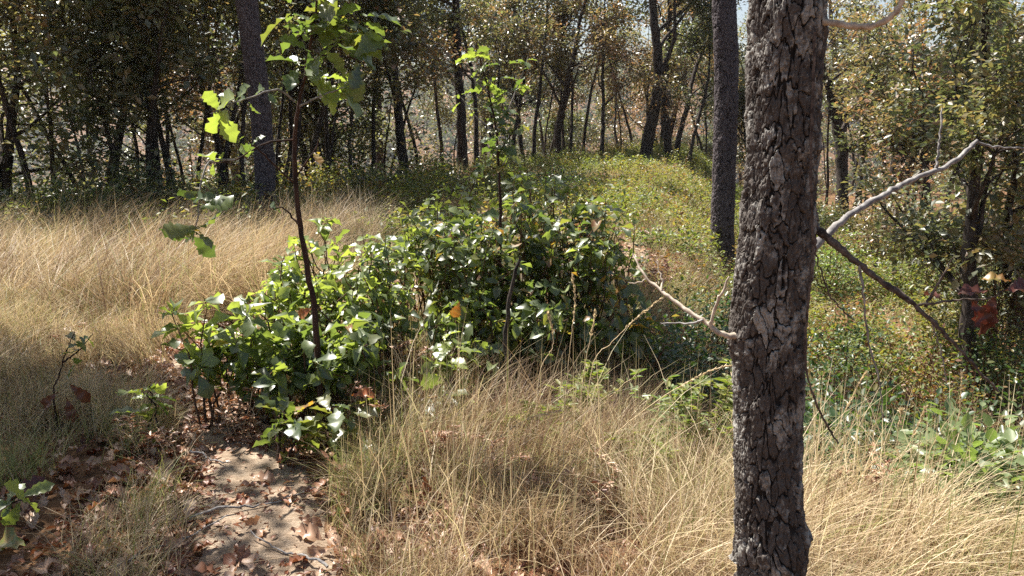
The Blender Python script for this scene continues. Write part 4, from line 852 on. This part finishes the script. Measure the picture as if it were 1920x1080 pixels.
# fallen leaves
LT = Acc()
def litter(n, box, dens, ls, tpl, tmu, lift=.02, wr=.55):
    x, y = scatter(rng, n, *box, dens, .3); N = len(x); z = H(x, y) + rng.uniform(.008, lift, N)
    ax = rng.normal(0, 1, (N, 3)); ax[:, 2] *= .25; nm = rng.normal(0, .35, (N, 3)) + np.array([0, 0, 1]); L = ls * rng.uniform(.5, 1.25, N)
    LT.add(*leaves(np.stack([x, y, z], -1), ax, nm, L, L * wr * rng.uniform(.7, 1.2, N), tpl, np.clip(rng.normal(tmu, .28, N), 0, 1)))
litter(4200, (-3, 1.2, 1.9, 5.2), lambda x, y: inv(x, y) * np.where(pathd(x, y) < -.03, .32, .85), .1, T_DRY, .5, .05)
litter(1600, (-2.4, -.9, 3.4, 5.2), lambda x, y: sst(.25, .0, pathd(x, y)), .085, T_DRY, .75, .045)
litter(26000, (-1.8, 1.4, 2.0, 5.0), lambda x, y: inv(x, y) * np.where(pathd(x, y) < -.03, .4, .8), .035, tpl_oak(.3, .1, .1, 3, .3), .35, .03)
tag(LT.build('leaf_litter', M['litter']), 'brown and tan dead oak leaves littering the path and its edges', 'leaf litter', kind='stuff')
LT = Acc()
litter(60000, (-6, 11, 5, 20), lambda x, y: inv(x, y) * .9, .09, T_L, .35, .06)
tag(LT.build('leaf_litter', M['litter']), 'dead leaves lying under the plants on the slopes farther off', 'leaf litter', kind='stuff')
# the larger fallen leaves one can pick out along the path
LG = [(300, 990, .17, .85, 'long greyish curled dry leaf, the largest at the bottom left'), (440, 820, .09, .1, 'red brown dry leaf where the lit path meets the thicket'), (345, 775, .08, .05, 'small red brown leaf at the top of the lit path'),
      (640, 1070, .14, .75, 'pinkish dry leaf at the bottom edge right of the path'), (380, 1010, .11, .4, 'brown dry leaf under the long greyish one'), (470, 905, .12, .6, 'tan dry leaf lying alone on the shaded sand'),
      (545, 1010, .13, .65, 'broad tan leaf on the right half of the near path'), (505, 1000, .1, .8, 'pale leaf left of the broad tan leaf'), (410, 1030, .1, .25, 'dark brown leaf at the lower left of the path'), (470, 1040, .12, .3, 'brown leaf at the bottom centre of the path'),
      (230, 985, .1, .3, 'brown leaf among grass left of the long greyish leaf'), (280, 960, .1, .15, 'reddish leaf just above the long greyish leaf'), (430, 775, .08, .7, 'pale leaf on the brightest part of the path'), (375, 760, .08, .85, 'whitish leaf at the far end of the lit path'),
      (355, 805, .08, .9, 'whitish leaf at the left rim of the lit path'), (395, 790, .08, .8, 'cream leaf in the middle of the lit path'), (320, 820, .09, .3, 'brown leaf left of the lit path'), (250, 820, .09, .1, 'dark red leaf below the green tufted seedling'),
      (90, 860, .1, .1, 'dark red leaf in the grass near the left edge'), (560, 985, .1, .5, 'tan leaf on the upper right of the near path'), (600, 905, .09, .3, 'brown leaf at the right rim of the path'), (350, 745, .08, .75, 'pale leaf at the bend where the path vanishes'),
      (385, 820, .09, .6, 'tan leaf at the lower end of the lit path'), (520, 860, .1, .45, 'brown leaf below the low drooping seedling'), (150, 1000, .11, .35, 'brown leaf near the bottom left corner'), (200, 930, .1, .4, 'brown leaf in the shaded grass at lower left')]
for k, (px, py, L, tn, lab) in enumerate(LG):
    b = G(px, py); b.z += .03; rg = np.random.default_rng(900 + k); a = rg.random() * 6.28
    o = one_leaf('fallen_leaf', (0, 0, 0), (math.cos(a), math.sin(a), rg.normal(0, .15)), (rg.normal(0, .3), -.25 + rg.normal(0, .3), 1), L, L * .55, T_DRY, 'litter', None, tn)
    o.location = b; tag(o, lab, 'fallen leaf', 'large dry leaves beside the path')
for (px, py, L, m_, tn, a, lab) in [(22, 945, .15, 'red_leaf', .7, .4, 'dull red dead oak leaf at the left edge near the bottom'), (55, 1050, .17, 'turning_leaf', .8, 2.9, 'green and orange oak leaf in the bottom left corner')]:
    b = G(px, py); b.z += .05; o = one_leaf('fallen_leaf', (0, 0, 0), (math.cos(a), math.sin(a), .1), (0, -.6, .8), L, L * .65, T_DRY, m_, None, tn); o.location = b; tag(o, lab, 'fallen leaf')
# tall single seed stalks
ST = [([(1012, 700), (1036, 650), (1034, 610), (1028, 588)], 3.6, 'pale seed stalk with a whitish tip, leftmost of the upright stalks right of the thicket'),
      ([(1062, 730), (1070, 640), (1078, 570), (1073, 516)], 3.6, 'tallest upright seed stalk just right of the thicket'),
      ([(1095, 700), (1104, 650), (1112, 610), (1116, 586)], 3.7, 'short pale seed stalk beside the tallest upright one'),
      ([(1110, 690), (1150, 640), (1200, 590), (1240, 560)], 3.4, 'long straw stalk slanting up right to the bare pale branch'),
      ([(1120, 850), (1220, 760), (1310, 705), (1368, 684)], 3.0, 'long straw stalk slanting right to the big near trunk'),
      ([(840, 900), (900, 850), (980, 790), (1050, 770)], 3.0, 'straw stalk arching over the russet litter at centre bottom'),
      ([(1690, 900), (1682, 830), (1688, 780), (1690, 770)], 3.2, 'upright straw stalk in front of the dark hollow on the right'),
      ([(1765, 900), (1790, 820), (1800, 760), (1804, 700)], 3.2, 'upright straw stalk below the nearest crooked oak'),
      ([(1540, 860), (1570, 800), (1600, 740), (1622, 700)], 3.0, 'straw stalk rising right of the big near trunk'),
      ([(1680, 880), (1700, 840), (1720, 800), (1735, 765)], 3.0, 'curved straw stalk leaning right over the hollow'),
      ([(100, 520), (95, 450), (90, 415), (75, 400)], 8.0, 'tall grass stalk drooping at its tip before the left oaks'),
      ([(140, 500), (165, 450), (180, 415), (195, 395)], 8.0, 'tall grass stalk leaning right before the left oaks')]
for k, (mk, Y, lab) in enumerate(ST):
    rg = np.random.default_rng(950 + k); p0 = P(*mk[0], Y); foot = Vector((p0.x - (.03), Y, gz(p0.x, Y)))
    root = empty('grass_stalk', foot, lab, 'grass stalk'); pp = smooth_path([foot] + [P(a, b, Y) for a, b in mk], 40, rg, .001 * Y / 3)
    r_ = .0022 * (Y / 3.4) ** .6; V, F = tube(pp, np.linspace(r_, r_ * .45, 40), 5); mesh_np('stem', V, F, M['straw'], root, None, True)
    n = 90; f = rg.uniform(24, 39, n).astype(int); T0 = nrm(np.gradient(pp, axis=0))[f]
    L = np.full(n, .022 * (Y / 3.4) ** .5) * rg.uniform(.6, 1.2, n)
    V, F, T = leaves(pp[f], T0 + rg.normal(0, .2, (n, 3)), rg.normal(0, 1, (n, 3)), L, L * .22, T_S, rg.uniform(.55, .72, n)); mesh_np('seed_head', V, F, M['grass'], root, T)
# ------------------------------------------------------------------ far wooded hillside
rng = np.random.default_rng(99); N = 9000
y = rng.uniform(70, 560, N); x = rng.uniform(-.8, .8, N) * y; z = H(x, y)
per = 26; pts = np.repeat(np.stack([x, y, z + 2.4], -1), per, 0); sc = np.repeat(rng.uniform(.7, 1.5, N), per)
pos = pts + rng.normal(0, 1, (N * per, 3)) * np.stack([sc * 1.5, sc * 1.5, sc * 1.3], -1)
L = sc * rng.uniform(1.0, 2.0, N * per)
V, F, T = leaves(pos, rng.normal(0, 1, (N * per, 3)), rng.normal(0, .5, (N * per, 3)) + np.array([0, 0, 1]), L, L * .7, T_S, np.clip(np.repeat(rng.normal(.5, .28, N), per) + rng.normal(0, .1, N * per), 0, 1))
M['far_leaf'] = leaf_mat('far_leaf', [(0, (.15, .11, .07)), (.5, (.09, .1, .055)), (1, (.15, .155, .08))], .15, .8, .15)
tag(mesh_np('distant_wood', V, F, M['far_leaf'], None, T), 'wooded hillside across the valley seen through the trees', 'wood', kind='stuff')
# haze over the valley
HAZE = .00028
if HAZE:
    bpy.ops.mesh.primitive_cube_add(size=1, location=(0, 420, 45)); o = bpy.context.object; o.name = 'haze'; o.scale = (1300, 1000, 200)
    m, n, b_, out = mat_new('haze'); n.nodes.remove(b_); pv = n.nodes.new('ShaderNodeVolumePrincipled'); pv.inputs['Density'].default_value = HAZE; pv.inputs['Color'].default_value = (.86, .92, 1, 1); pv.inputs['Anisotropy'].default_value = .3
    n.links.new(pv.outputs[0], out.inputs['Volume']); o.data.materials.append(m); tag(o, 'thin pale blue haze in the air over the valley', 'haze', kind='stuff')
C.cycles.volume_bounces = 0
